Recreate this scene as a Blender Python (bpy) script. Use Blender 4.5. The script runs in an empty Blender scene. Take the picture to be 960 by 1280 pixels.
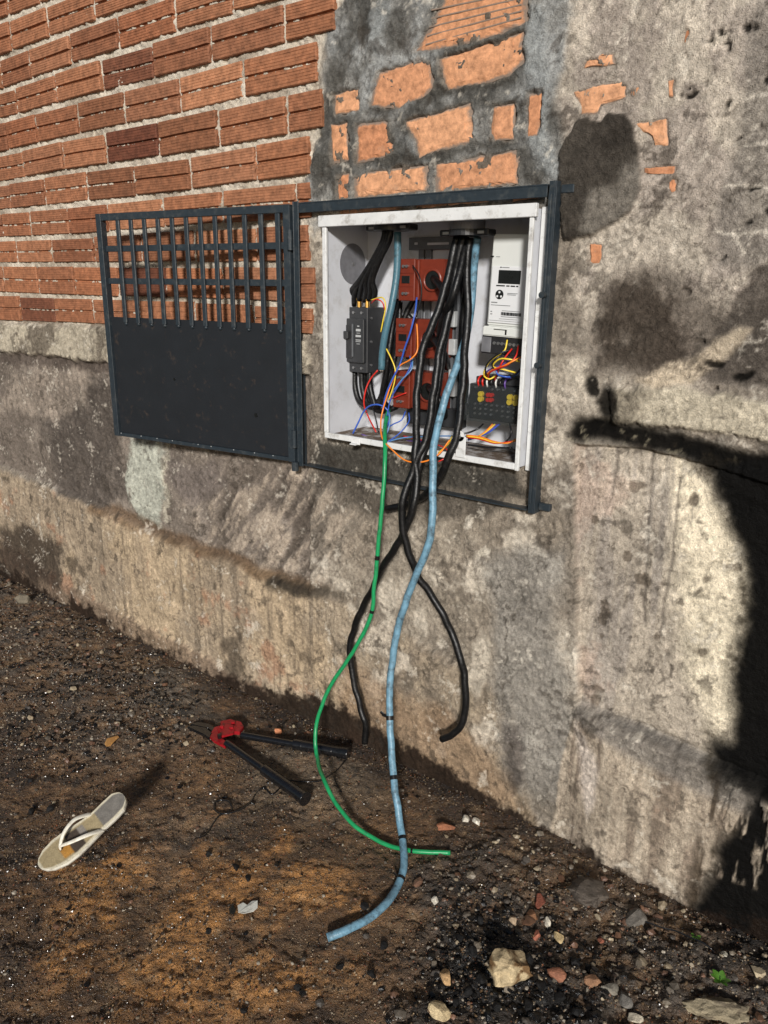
import bpy, bmesh, math, random
import numpy as np
from mathutils import Vector, Matrix
SC = bpy.context.scene
COL = SC.collection
rnd = random.Random(7)
nr = np.random.default_rng(11)

# ------------------------------------------------------------------ camera
CAM = np.array([1.82106298, -1.87265849, 1.58374436])
YAW, PITCH, ROLL, FPX = 0.66461785, 0.28660647, 0.01192267, 961.5583
fw = np.array([-math.sin(YAW)*math.cos(PITCH), math.cos(YAW)*math.cos(PITCH), -math.sin(PITCH)])
r0 = np.array([math.cos(YAW), math.sin(YAW), 0.0]); u0 = np.cross(r0, fw)
rt = r0*math.cos(ROLL)+u0*math.sin(ROLL); up = -r0*math.sin(ROLL)+u0*math.cos(ROLL)
cd = bpy.data.cameras.new('camera'); cam = bpy.data.objects.new('camera', cd); COL.objects.link(cam)
cam.matrix_world = Matrix(((rt[0], up[0], -fw[0], CAM[0]), (rt[1], up[1], -fw[1], CAM[1]), (rt[2], up[2], -fw[2], CAM[2]), (0, 0, 0, 1)))
cd.sensor_fit = 'VERTICAL'; cd.sensor_height = 32.0; cd.lens = FPX/1280*32.0
cd.clip_start = 0.02; cd.clip_end = 200
SC.camera = cam
# ------------------------------------------------------------------ world, sun, exposure
SUN_EL, SUN_AZ = math.radians(21), math.radians(-36)     # azimuth of travel, measured from the wall's normal
w = bpy.data.worlds.new('World'); SC.world = w; w.use_nodes = True
nt = w.node_tree; bg = nt.nodes['Background']
sky = nt.nodes.new('ShaderNodeTexSky'); sky.sky_type = 'NISHITA'; sky.sun_disc = False
sky.sun_elevation = SUN_EL
SKY_STRENGTH = 0.05
trav = Vector((math.sin(SUN_AZ)*math.cos(SUN_EL), math.cos(SUN_AZ)*math.cos(SUN_EL), -math.sin(SUN_EL)))
sky.sun_rotation = math.atan2(-trav.x, -trav.y)
nt.links.new(sky.outputs[0], bg.inputs[0]); bg.inputs[1].default_value = SKY_STRENGTH
sl = bpy.data.lights.new('sun', 'SUN'); sun = bpy.data.objects.new('sun', sl); COL.objects.link(sun)
sun.rotation_euler = trav.to_track_quat('-Z', 'Y').to_euler(); sun.location = (3, -5, 6)
sl.energy = 4.3; sl.angle = math.radians(6); sl.color = (1.0, 0.965, 0.92)
SC.view_settings.view_transform = 'Standard'; SC.view_settings.look = 'None'
SC.view_settings.exposure = 0.0; SC.view_settings.gamma = 1.0

# ------------------------------------------------------------------ photo geometry helpers
def ray(px, py): return fw+rt*((px-480)/FPX)-up*((py-640)/FPX)
def WP(px, py, y=0.0):
    d = ray(px, py); return CAM+d*((y-CAM[1])/d[1])
def GP(px, py, z=0.0):
    d = ray(px, py); return CAM+d*((z-CAM[2])/d[2])
def XP(px, py, x):
    d = ray(px, py); return CAM+d*((x-CAM[0])/d[0])
TH = 0.1353
def DP(px, py, off=0.0):
    n = np.array([-math.sin(TH), math.cos(TH), 0]); d = ray(px, py)
    return CAM+d*((off-CAM@n)/(d@n))
def PX(P):
    d = P-CAM; z = d@fw
    return 480+FPX*(d@rt)/z, 640-FPX*(d@up)/z
def s(r, g, b):
    f = lambda c: (c/255/12.92) if c <= 10 else (((c/255)+.055)/1.055)**2.4
    return np.array([f(r), f(g), f(b)])

# ------------------------------------------------------------------ numpy noise
TAB = nr.random((8, 256, 256))
def vn(x, y, k=0):
    xi = np.floor(x).astype(np.int64); yi = np.floor(y).astype(np.int64)
    fx = x-xi; fy = y-yi; fx = fx*fx*(3-2*fx); fy = fy*fy*(3-2*fy)
    T = TAB[k % 8]; o = (k//8)*37
    a = T[(xi+o) & 255, (yi+o) & 255]; b = T[(xi+1+o) & 255, (yi+o) & 255]
    c = T[(xi+o) & 255, (yi+1+o) & 255]; d = T[(xi+1+o) & 255, (yi+1+o) & 255]
    return (a*(1-fx)+b*fx)*(1-fy)+(c*(1-fx)+d*fx)*fy
def fbm(x, y, sc, k=0, octv=5, gain=.55):
    """about -1..1, sc = size of the largest feature in metres"""
    t = 0; a = 1; n = 0; f = 1.0/sc
    for i in range(octv):
        t = t+a*(vn(x*f+i*17.3, y*f+i*9.1, k+i)*2-1); n += a; a *= gain; f *= 2.03
    return t/n*1.6
def sstep(a, b, x):
    t = np.clip((x-a)/(b-a), 0, 1); return t*t*(3-2*t)
def sdf(poly, px, py, margin=60):
    """signed distance to polygon (negative inside)"""
    P = np.array(poly, float); out = np.full(px.shape, 1e3)
    m = (px > P[:, 0].min()-margin) & (px < P[:, 0].max()+margin) & (py > P[:, 1].min()-margin) & (py < P[:, 1].max()+margin)
    if not m.any(): return out
    x = px[m]; y = py[m]; d = np.full(x.shape, 1e9); ins = np.zeros(x.shape, bool)
    n = len(P)
    for i in range(n):
        ax, ay = P[i]; bx, by = P[(i+1) % n]; ex, ey = bx-ax, by-ay
        wx, wy = x-ax, y-ay
        t = np.clip((wx*ex+wy*ey)/(ex*ex+ey*ey+1e-9), 0, 1)
        d = np.minimum(d, (wx-ex*t)**2+(wy-ey*t)**2)
        c = (ay > y) != (by > y)
        if ey != 0: ins ^= c & (x < ex*(y-ay)/ey+ax)
    d = np.sqrt(d); d[ins] *= -1
    out[m] = d
    return out
def pmask(poly, px, py, soft=6): return sstep(soft, -soft, sdf(poly, px, py))
def lmask(line, px, py, wd, soft=3):
    d = np.full(px.shape, 1e9)
    for (ax, ay), (bx, by) in zip(line[:-1], line[1:]):
        ex, ey = bx-ax, by-ay
        t = np.clip(((px-ax)*ex+(py-ay)*ey)/(ex*ex+ey*ey), 0, 1)
        d = np.minimum(d, np.hypot(px-ax-ex*t, py-ay-ey*t))
    return sstep(wd+soft, wd-soft, d)

# ------------------------------------------------------------------ materials
def newmat(name):
    m = bpy.data.materials.new(name); m.use_nodes = True
    return m, m.node_tree.nodes, m.node_tree.links, m.node_tree.nodes['Principled BSDF']
def simple(name, col, rough=.5, metal=0.0, spec=.5, var=.25, scale=60, bump=.0, bscale=200, dirt=None, dirtamt=.5, trans=0, alpha=1, coat=0, dscale=25, dr=(.52, .68)):
    m, N, L, b = newmat(name)
    tc = N.new('ShaderNodeTexCoord')
    n = N.new('ShaderNodeTexNoise'); n.inputs['Scale'].default_value = scale; n.inputs['Detail'].default_value = 6
    L.new(tc.outputs['Object'], n.inputs['Vector'])
    r = N.new('ShaderNodeMapRange'); r.inputs[1].default_value = .3; r.inputs[2].default_value = .7
    r.inputs[3].default_value = 1-var; r.inputs[4].default_value = 1+var; L.new(n.outputs['Fac'], r.inputs[0])
    vm = N.new('ShaderNodeVectorMath'); vm.operation = 'SCALE'; vm.inputs[0].default_value = tuple(col); L.new(r.outputs[0], vm.inputs['Scale'])
    out = vm.outputs[0]
    if dirt is not None:
        n2 = N.new('ShaderNodeTexNoise'); n2.inputs['Scale'].default_value = dscale; n2.inputs['Detail'].default_value = 9; n2.inputs['Roughness'].default_value = .7
        L.new(tc.outputs['Object'], n2.inputs['Vector'])
        r2 = N.new('ShaderNodeMapRange'); r2.inputs[1].default_value = dr[0]; r2.inputs[2].default_value = dr[1]; r2.inputs[4].default_value = dirtamt
        L.new(n2.outputs['Fac'], r2.inputs[0])
        mx = N.new('ShaderNodeMix'); mx.data_type = 'RGBA'; L.new(r2.outputs[0], mx.inputs[0]); L.new(out, mx.inputs[6])
        mx.inputs[7].default_value = (*dirt, 1); out = mx.outputs[2]
        rr = N.new('ShaderNodeMapRange'); rr.inputs[3].default_value = rough; rr.inputs[4].default_value = min(1, rough+.35); L.new(r2.outputs[0], rr.inputs[0]); L.new(rr.outputs[0], b.inputs['Roughness'])
    else:
        r3 = N.new('ShaderNodeMapRange'); r3.inputs[3].default_value = max(.03, rough-.12); r3.inputs[4].default_value = min(1, rough+.12); L.new(n.outputs['Fac'], r3.inputs[0]); L.new(r3.outputs[0], b.inputs['Roughness'])
    L.new(out, b.inputs['Base Color'])
    b.inputs['Metallic'].default_value = metal; b.inputs['Specular IOR Level'].default_value = spec
    if trans: b.inputs['Transmission Weight'].default_value = trans
    if coat: b.inputs['Coat Weight'].default_value = coat; b.inputs['Coat Roughness'].default_value = .1
    if alpha < 1: b.inputs['Alpha'].default_value = alpha
    if bump:
        n4 = N.new('ShaderNodeTexNoise'); n4.inputs['Scale'].default_value = bscale; n4.inputs['Detail'].default_value = 5
        L.new(tc.outputs['Object'], n4.inputs['Vector'])
        bp = N.new('ShaderNodeBump'); bp.inputs['Strength'].default_value = bump; bp.inputs['Distance'].default_value = .002
        L.new(n4.outputs['Fac'], bp.inputs['Height']); L.new(bp.outputs[0], b.inputs['Normal'])
    return m
def vcol_mat(name, rough=.85, b1=(90, .004, .8), b2=(420, .0015, .8), varn=.28, wet=False, spec=.35):
    """vertex albedo 'Col' times procedural speckle, 'Wet' lowers roughness; two scales of bump"""
    m, N, L, b = newmat(name)
    a = N.new('ShaderNodeAttribute'); a.attribute_name = 'Col'
    g = N.new('ShaderNodeNewGeometry')
    n = N.new('ShaderNodeTexNoise'); n.inputs['Scale'].default_value = 260; n.inputs['Detail'].default_value = 8; n.inputs['Roughness'].default_value = .75
    L.new(g.outputs['Position'], n.inputs['Vector'])
    r = N.new('ShaderNodeMapRange'); r.inputs[1].default_value = .3; r.inputs[2].default_value = .7; r.inputs[3].default_value = 1-varn; r.inputs[4].default_value = 1+varn
    L.new(n.outputs['Fac'], r.inputs[0])
    n0 = N.new('ShaderNodeTexNoise'); n0.inputs['Scale'].default_value = 38; n0.inputs['Detail'].default_value = 7; n0.inputs['Roughness'].default_value = .7; n0.inputs['Distortion'].default_value = .6
    L.new(g.outputs['Position'], n0.inputs['Vector'])
    r0_ = N.new('ShaderNodeMapRange'); r0_.inputs[1].default_value = .3; r0_.inputs[2].default_value = .7; r0_.inputs[3].default_value = 1-varn*.8; r0_.inputs[4].default_value = 1+varn*.8
    L.new(n0.outputs['Fac'], r0_.inputs[0])
    mu = N.new('ShaderNodeMath'); mu.operation = 'MULTIPLY'; L.new(r.outputs[0], mu.inputs[0]); L.new(r0_.outputs[0], mu.inputs[1])
    vm = N.new('ShaderNodeVectorMath'); vm.operation = 'SCALE'; L.new(a.outputs['Color'], vm.inputs[0]); L.new(mu.outputs[0], vm.inputs['Scale'])
    # pock marks
    vo = N.new('ShaderNodeTexVoronoi'); vo.inputs['Scale'].default_value = 95; L.new(g.outputs['Position'], vo.inputs['Vector'])
    pk = N.new('ShaderNodeMapRange'); pk.inputs[1].default_value = .08; pk.inputs[2].default_value = .2; pk.inputs[3].default_value = .55; pk.inputs[4].default_value = 1
    L.new(vo.outputs['Distance'], pk.inputs[0])
    pm = N.new('ShaderNodeMapRange'); pm.inputs[1].default_value = .5; pm.inputs[2].default_value = .62; L.new(n0.outputs['Fac'], pm.inputs[0])
    pmix = N.new('ShaderNodeMix'); pmix.data_type = 'FLOAT'; pmix.inputs[2].default_value = 1; L.new(pm.outputs[0], pmix.inputs[0]); L.new(pk.outputs[0], pmix.inputs[3])
    vm2 = N.new('ShaderNodeVectorMath'); vm2.operation = 'SCALE'; L.new(vm.outputs[0], vm2.inputs[0]); L.new(pmix.outputs[0], vm2.inputs['Scale'])
    L.new(vm2.outputs[0], b.inputs['Base Color'])
    aw = N.new('ShaderNodeAttribute'); aw.attribute_name = 'Wet'
    rr = N.new('ShaderNodeMapRange'); rr.inputs[3].default_value = rough; rr.inputs[4].default_value = .14 if wet else .25
    if wet:
        n5 = N.new('ShaderNodeTexNoise'); n5.inputs['Scale'].default_value = 55; n5.inputs['Detail'].default_value = 5; L.new(g.outputs['Position'], n5.inputs['Vector'])
        r5 = N.new('ShaderNodeMapRange'); r5.inputs[1].default_value = .38; r5.inputs[2].default_value = .6; L.new(n5.outputs['Fac'], r5.inputs[0])
        m5 = N.new('ShaderNodeMath'); m5.operation = 'MULTIPLY'; L.new(r5.outputs[0], m5.inputs[0]); L.new(aw.outputs['Fac'], m5.inputs[1]); L.new(m5.outputs[0], rr.inputs[0])
    else: L.new(aw.outputs['Fac'], rr.inputs[0])
    L.new(rr.outputs[0], b.inputs['Roughness']); b.inputs['Specular IOR Level'].default_value = spec
    hb = N.new('ShaderNodeTexNoise'); hb.inputs['Scale'].default_value = b1[0]; hb.inputs['Detail'].default_value = 9; hb.inputs['Roughness'].default_value = .7; L.new(g.outputs['Position'], hb.inputs['Vector'])
    bp = N.new('ShaderNodeBump'); bp.inputs['Strength'].default_value = b1[2]; bp.inputs['Distance'].default_value = b1[1]; L.new(hb.outputs['Fac'], bp.inputs['Height'])
    hb2 = N.new('ShaderNodeTexNoise'); hb2.inputs['Scale'].default_value = b2[0]; hb2.inputs['Detail'].default_value = 4; L.new(g.outputs['Position'], hb2.inputs['Vector'])
    bp2 = N.new('ShaderNodeBump'); bp2.inputs['Strength'].default_value = b2[2]; bp2.inputs['Distance'].default_value = b2[1]; L.new(hb2.outputs['Fac'], bp2.inputs['Height']); L.new(bp.outputs[0], bp2.inputs['Normal'])
    L.new(bp2.outputs[0], b.inputs['Normal'])
    return m
def brick_mat(name, cols, smear=.5, wear=(150, 120, 95)):
    m, N, L, b = newmat(name)
    oi = N.new('ShaderNodeObjectInfo'); g = N.new('ShaderNodeNewGeometry')
    cr = N.new('ShaderNodeValToRGB'); cr.color_ramp.interpolation = 'LINEAR'
    while len(cr.color_ramp.elements) < len(cols): cr.color_ramp.elements.new(.5)
    for i, c in enumerate(cols):
        cr.color_ramp.elements[i].position = i/(len(cols)-1); cr.color_ramp.elements[i].color = (*s(*c), 1)
    L.new(oi.outputs['Random'], cr.inputs[0])
    n = N.new('ShaderNodeTexNoise'); n.inputs['Scale'].default_value = 45; n.inputs['Detail'].default_value = 8; n.inputs['Roughness'].default_value = .7; L.new(g.outputs['Position'], n.inputs['Vector'])
    r = N.new('ShaderNodeMapRange'); r.inputs[1].default_value = .3; r.inputs[2].default_value = .7; r.inputs[3].default_value = .5; r.inputs[4].default_value = 1.4; L.new(n.outputs['Fac'], r.inputs[0])
    vm = N.new('ShaderNodeVectorMath'); vm.operation = 'SCALE'; L.new(cr.outputs[0], vm.inputs[0]); L.new(r.outputs[0], vm.inputs['Scale'])
    n2 = N.new('ShaderNodeTexNoise'); n2.inputs['Scale'].default_value = 16; n2.inputs['Detail'].default_value = 10; n2.inputs['Roughness'].default_value = .72; L.new(g.outputs['Position'], n2.inputs['Vector'])
    r2 = N.new('ShaderNodeMapRange'); r2.inputs[1].default_value = .56; r2.inputs[2].default_value = .72; r2.inputs[4].default_value = smear; L.new(n2.outputs['Fac'], r2.inputs[0])
    mx = N.new('ShaderNodeMix'); mx.data_type = 'RGBA'; L.new(r2.outputs[0], mx.inputs[0]); L.new(vm.outputs[0], mx.inputs[6]); mx.inputs[7].default_value = (*s(*wear), 1)
    if name == 'solid_brick':
        ac = N.new('ShaderNodeAttribute'); ac.attribute_name = 'Core'
        a1 = N.new('ShaderNodeMath'); a1.operation = 'MULTIPLY_ADD'; L.new(ac.outputs['Fac'], a1.inputs[0]); a1.inputs[1].default_value = .42; L.new(n2.outputs['Fac'], a1.inputs[2])
        r9 = N.new('ShaderNodeMapRange'); r9.inputs[1].default_value = .60; r9.inputs[2].default_value = .74; r9.inputs[3].default_value = .9; r9.inputs[4].default_value = 0; L.new(a1.outputs[0], r9.inputs[0])
        mx9 = N.new('ShaderNodeMix'); mx9.data_type = 'RGBA'; L.new(r9.outputs[0], mx9.inputs[0]); L.new(mx.outputs[2], mx9.inputs[6]); mx9.inputs[7].default_value = (*s(124, 114, 104), 1); mx = mx9
    L.new(mx.outputs[2], b.inputs['Base Color']); b.inputs['Roughness'].default_value = .78; b.inputs['Specular IOR Level'].default_value = .3
    hb = N.new('ShaderNodeTexNoise'); hb.inputs['Scale'].default_value = 260; hb.inputs['Detail'].default_value = 6; L.new(g.outputs['Position'], hb.inputs['Vector'])
    bp = N.new('ShaderNodeBump'); bp.inputs['Strength'].default_value = .6; bp.inputs['Distance'].default_value = .002; L.new(hb.outputs['Fac'], bp.inputs['Height']); L.new(bp.outputs[0], b.inputs['Normal'])
    return m
M = {}
M['plaster'] = vcol_mat('plaster', .9, b1=(70, .008, 1.0), b2=(330, .0028, 1.0), varn=.38, spec=.15)
M['mortar'] = vcol_mat('mortar', .92, b1=(120, .006, 1.0), b2=(380, .002, 1.0))
M['soil'] = vcol_mat('soil', .72, b1=(75, .030, 1.0), b2=(260, .010, 1.0), wet=True, spec=.8, varn=.55)
M['gravel'] = vcol_mat('gravel', .5, b1=(300, .0015, .7), b2=(700, .001, .5), spec=.5, varn=.25)
M['stone'] = vcol_mat('stone', .8, b1=(160, .003, 1.0), b2=(600, .001, .8), varn=.35)
M['brick'] = brick_mat('hollow_brick', [(118, 78, 56), (158, 106, 76), (140, 92, 66), (172, 120, 88), (132, 86, 62), (156, 108, 80), (104, 62, 46), (164, 108, 76)], .12)
M['solid_brick'] = brick_mat('solid_brick', [(196, 138, 100), (208, 154, 116), (186, 126, 90)], .8, (176, 140, 114))
M['dark_paint'] = simple('dark_paint', s(40, 48, 54), .38, spec=.5, var=.15, dirt=s(95, 95, 90), dirtamt=.3, dscale=40, bump=.2)
M['sheet_paint'] = simple('sheet_paint', s(30, 33, 37), .42, var=.08, scale=15, dirt=s(84, 66, 50), dirtamt=.45, dscale=26, bump=.6, bscale=11, dr=(.58, .72))
M['box_paint'] = simple('box_paint', s(200, 202, 207), .42, var=.05, scale=12, dirt=s(140, 134, 122), dirtamt=.35, dscale=18)
M['box_rim'] = simple('box_rim', s(212, 213, 212), .45, var=.06, scale=20, dirt=s(120, 112, 100), dirtamt=.55, dscale=30, bump=.2)
M['box_floor'] = simple('box_floor', s(186, 184, 182), .6, var=.1, scale=20, dirt=s(92, 74, 56), dirtamt=.95, dscale=14, dr=(.38, .52))
M['knockout'] = simple('knockout', s(120, 120, 124), .5, metal=.3, var=.15)
M['meter_plastic'] = simple('meter_plastic', s(206, 208, 204), .4, var=.03, scale=10)
M['meter_face'] = simple('meter_face', s(212, 213, 214), .35, var=.02, scale=10)
M['black_plastic'] = simple('black_plastic', s(38, 38, 40), .35, var=.2)
M['black_cable'] = simple('black_cable', s(12, 12, 13), .42, spec=.4, var=.3, scale=80, dirt=s(46, 42, 38), dirtamt=.4, dscale=60, bump=.7, bscale=90, coat=0)
M['grey_plastic'] = simple('grey_plastic', s(44, 45, 47), .45, var=.12)
M['light_print'] = simple('light_print', s(170, 172, 172), .5, var=.1)
M['grey_print'] = simple('grey_print', s(120, 122, 124), .6, var=.2, scale=800)
M['black_print'] = simple('black_print', s(22, 24, 24), .3, var=.2)
M['blue_cable'] = simple('blue_cable', s(104, 142, 162), .42, var=.22, dirt=s(46, 54, 58), dirtamt=.9, dscale=42, bump=.4, dr=(.49, .68))
M['teal_cable'] = simple('dirty_blue_cable', s(70, 108, 122), .4, var=.15, dirt=s(40, 50, 52), dirtamt=.9, dscale=60, bump=.2)
M['green_cable'] = simple('green_cable', s(28, 140, 84), .33, var=.08, dirt=s(20, 60, 44), dirtamt=.5, dscale=55)
M['ct_red'] = simple('ct_red', s(110, 42, 26), .38, var=.12, dirt=s(95, 40, 28), dirtamt=.5, dscale=30)
M['ct_dark'] = simple('ct_dark', s(100, 34, 22), .4, var=.12)
M['steel'] = simple('steel', s(150, 150, 150), .35, metal=.8, var=.15)
M['rail_grey'] = simple('rail_grey', s(105, 107, 110), .45, metal=.4, var=.12)
M['brass'] = simple('brass', s(190, 150, 80), .3, metal=.9, var=.2)
M['tape'] = simple('black_tape', s(18, 18, 19), .3, var=.2)
M['copper'] = simple('copper', s(190, 180, 168), .35, metal=.7, var=.3)
for nme, c in dict(blue=(52, 88, 176), lightblue=(84, 128, 176), orange=(232, 130, 40), yellow=(226, 198, 60), red=(196, 40, 30), violet=(96, 70, 140), black=(24, 24, 26), white=(205, 205, 200)).items():
    M['w_'+nme] = simple(nme+'_wire_sheath', s(*c), .35, var=.1, scale=200)
M['red_paint'] = simple('red_paint', s(146, 22, 30), .35, var=.25, scale=150, dirt=s(60, 20, 18), dirtamt=.7, dscale=70, bump=.4, bscale=250)
M['tool_black'] = simple('tool_black', s(20, 20, 22), .22, var=.2, scale=120, bump=.3, bscale=220, coat=.4)
M['sole_edge'] = simple('sandal_rubber', s(222, 218, 204), .45, var=.1, dirt=s(110, 92, 66), dirtamt=.6, dscale=45)
M['strap'] = simple('sandal_strap', s(224, 219, 204), .4, var=.06, dirt=s(140, 124, 96), dirtamt=.4, dscale=50)
M['footbed'] = vcol_mat('footbed', .35, b1=(500, .0006, .4), b2=(900, .0004, .3), varn=.3)
M['card'] = simple('white_card', s(205, 205, 196), .5, var=.06, dirt=s(120, 112, 100), dirtamt=.7, dscale=120)
M['leaf'] = simple('green_leaf', s(70, 110, 36), .45, var=.25, scale=300)
M['dry_leaf'] = simple('dry_leaf', s(190, 140, 80), .6, var=.25, scale=200)
m_, N_, L_, b_ = newmat('clear_cover'); b_.inputs['Base Color'].default_value = (.05, .06, .06, 1); b_.inputs['Roughness'].default_value = .18; b_.inputs['Alpha'].default_value = .18; M['clear'] = m_

# ------------------------------------------------------------------ object helpers
ORG = {}
def tagp(o, label=None, cat=None, group=None, kind=None):
    if label: o['label'] = label
    if cat: o['category'] = cat
    if group: o['group'] = group
    if kind: o['kind'] = kind
    return o
def empty(name, loc, label, cat, group=None):
    o = bpy.data.objects.new(name, None); o.empty_display_size = .05; COL.objects.link(o)
    o.location = Vector(tuple(map(float, loc))); ORG[o.name] = np.array(loc, float)
    return tagp(o, label, cat, group)
def link(name, me, mat, parent=None, org=None):
    """me is in world coordinates; shifted to its parent's or its own origin"""
    o = bpy.data.objects.new(name, me); COL.objects.link(o)
    if mat is not None: me.materials.append(mat)
    if parent is not None:
        L = ORG[parent.name]; o.parent = parent
        ORG[o.name] = L
    else:
        if org is None:
            v = np.empty(len(me.vertices)*3, np.float32); me.vertices.foreach_get('co', v); v = v.reshape(-1, 3)
            org = np.array([v[:, 0].mean(), v[:, 1].mean(), v[:, 2].min()])
        L = np.array(org, float); o.location = Vector(tuple(map(float, L))); ORG[o.name] = L
    me.transform(Matrix.Translation(Vector(tuple(map(float, -L)))))
    return o
def from_bm(name, bm, mat, parent=None, smooth=False, org=None):
    me = bpy.data.meshes.new(name); bm.normal_update(); bm.to_mesh(me); bm.free()
    if smooth: me.polygons.foreach_set('use_smooth', [True]*len(me.polygons))
    return link(name, me, mat, parent, org)
def fast_mesh(name, V, Fc, cols=None, wet=None, smooth=True):
    me = bpy.data.meshes.new(name); n = len(Fc); k = Fc.shape[1]
    me.vertices.add(len(V)); me.vertices.foreach_set('co', V.astype(np.float32).ravel())
    me.loops.add(n*k); me.loops.foreach_set('vertex_index', Fc.astype(np.int32).ravel())
    me.polygons.add(n); me.polygons.foreach_set('loop_start', np.arange(0, n*k, k, dtype=np.int32))
    me.polygons.foreach_set('use_smooth', np.full(n, smooth))
    me.update(calc_edges=True)
    if cols is not None:
        a = me.attributes.new('Col', 'FLOAT_COLOR', 'POINT')
        a.data.foreach_set('color', np.concatenate([np.clip(cols, 0, 1), np.ones((len(V), 1))], 1).astype(np.float32).ravel())
    wv = wet if wet is not None else np.zeros(len(V))
    a = me.attributes.new('Wet', 'FLOAT', 'POINT'); a.data.foreach_set('value', wv.astype(np.float32))
    return me
X_, Y_, Z_ = np.array([1., 0, 0]), np.array([0, 1., 0]), np.array([0, 0, 1.])
def obox(bm, c, half, ax=X_, ay=Y_, az=Z_, bev=0.0, seg=1):
    b2 = bmesh.new(); c = np.array(c, float); vs = []
    for i in (-1, 1):
        for j in (-1, 1):
            for k in (-1, 1):
                vs.append(b2.verts.new(tuple(c+ax*half[0]*i+ay*half[1]*j+az*half[2]*k)))
    for f in ((0, 1, 3, 2), (4, 6, 7, 5), (0, 4, 5, 1), (2, 3, 7, 6), (0, 2, 6, 4), (1, 5, 7, 3)): b2.faces.new([vs[i] for i in f])
    if bev: bmesh.ops.bevel(b2, geom=b2.edges[:], offset=bev, segments=seg, affect='EDGES')
    bmesh.ops.recalc_face_normals(b2, faces=b2.faces)
    t = bpy.data.meshes.new('t'); b2.to_mesh(t); b2.free(); bm.from_mesh(t); bpy.data.meshes.remove(t)
def abox(bm, x0, x1, y0, y1, z0, z1, bev=0.0, seg=1):
    obox(bm, ((x0+x1)/2, (y0+y1)/2, (z0+z1)/2), (abs(x1-x0)/2, abs(y1-y0)/2, abs(z1-z0)/2), bev=bev, seg=seg)
def box(name, mat, parent, x0, x1, y0, y1, z0, z1, bev=0.0, seg=1):
    bm = bmesh.new(); abox(bm, x0, x1, y0, y1, z0, z1, bev, seg); return from_bm(name, bm, mat, parent)
def cyl(bm, p0, p1, r, n=16, r2=None, cap=True):
    p0 = Vector(tuple(p0)); p1 = Vector(tuple(p1)); d = p1-p0; r2 = r if r2 is None else r2
    q = d.to_track_quat('Z', 'Y'); a = []; b = []
    for i in range(n):
        t = 2*math.pi*i/n; v = Vector((math.cos(t), math.sin(t), 0))
        a.append(bm.verts.new(p0+q @ (v*r))); b.append(bm.verts.new(p1+q @ (v*r2)))
    for i in range(n): bm.faces.new((a[i], a[(i+1) % n], b[(i+1) % n], b[i]))
    if cap: bm.faces.new(a[::-1]); bm.faces.new(b)
def disc(name, mat, parent, p0, p1, r, n=20, r2=None):
    bm = bmesh.new(); cyl(bm, p0, p1, r, n, r2); return from_bm(name, bm, mat, parent)
def catmull(P, step):
    P = np.array(P, float); out = []
    Q = np.vstack([2*P[0]-P[1], P, 2*P[-1]-P[-2]])
    for i in range(1, len(Q)-2):
        n = max(2, int(np.linalg.norm(Q[i+1]-Q[i])/step))
        for j in range(n):
            t = j/n
            out.append(.5*((2*Q[i])+(-Q[i-1]+Q[i+1])*t+(2*Q[i-1]-5*Q[i]+4*Q[i+1]-Q[i+2])*t*t+(-Q[i-1]+3*Q[i]-3*Q[i+1]+Q[i+2])*t**3))
    out.append(P[-1]); return np.array(out)
def tube_mesh(name, P, r, n=10, step=.01, rfun=None, wob=0):
    C = catmull(P, step); m = len(C)
    if wob: C = C+np.stack([fbm(np.arange(m)*step, np.full(m, 3.1*i), .06, i, 2)*wob for i in range(3)], 1)*np.minimum(1, np.minimum(np.arange(m), m-1-np.arange(m))/4)[:, None]
    T = np.gradient(C, axis=0); T /= np.linalg.norm(T, axis=1)[:, None]+1e-12
    u = np.cross(T[0], [0.3, .9, .2]); u /= np.linalg.norm(u); V = []
    for i in range(m):
        u = u-T[i]*(u@T[i]); u /= np.linalg.norm(u)+1e-12; v = np.cross(T[i], u)
        rr = r if rfun is None else rfun(i/(m-1))
        for k in range(n):
            a = 2*math.pi*k/n; V.append(C[i]+(u*math.cos(a)+v*math.sin(a))*rr)
    bm = bmesh.new(); vs = [bm.verts.new(tuple(p)) for p in V]
    for i in range(m-1):
        for k in range(n):
            f = bm.faces.new((vs[i*n+k], vs[i*n+(k+1) % n], vs[(i+1)*n+(k+1) % n], vs[(i+1)*n+k])); f.smooth = True
    bm.faces.new(vs[:n][::-1]); bm.faces.new(vs[-n:])
    bmesh.ops.recalc_face_normals(bm, faces=bm.faces)
    me = bpy.data.meshes.new(name); bm.to_mesh(me); bm.free(); return me, C
def P3(L):
    """(px, py, depth) with depth = y for hanging points; ('g', px, py, z) for points above the ground"""
    return [GP(q[1], q[2], q[3]) if q[0] == 'g' else WP(*q) for q in L]
def tube(name, L, r, mat, label=None, cat=None, group=None, parent=None, n=10, step=.01, rfun=None, wob=0, raw=False):
    me, C = tube_mesh(name, L if raw else P3(L), r, n, step, rfun, wob)
    o = link(name, me, mat, parent)
    if parent is None: tagp(o, label, cat, group)
    return o, C

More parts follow.
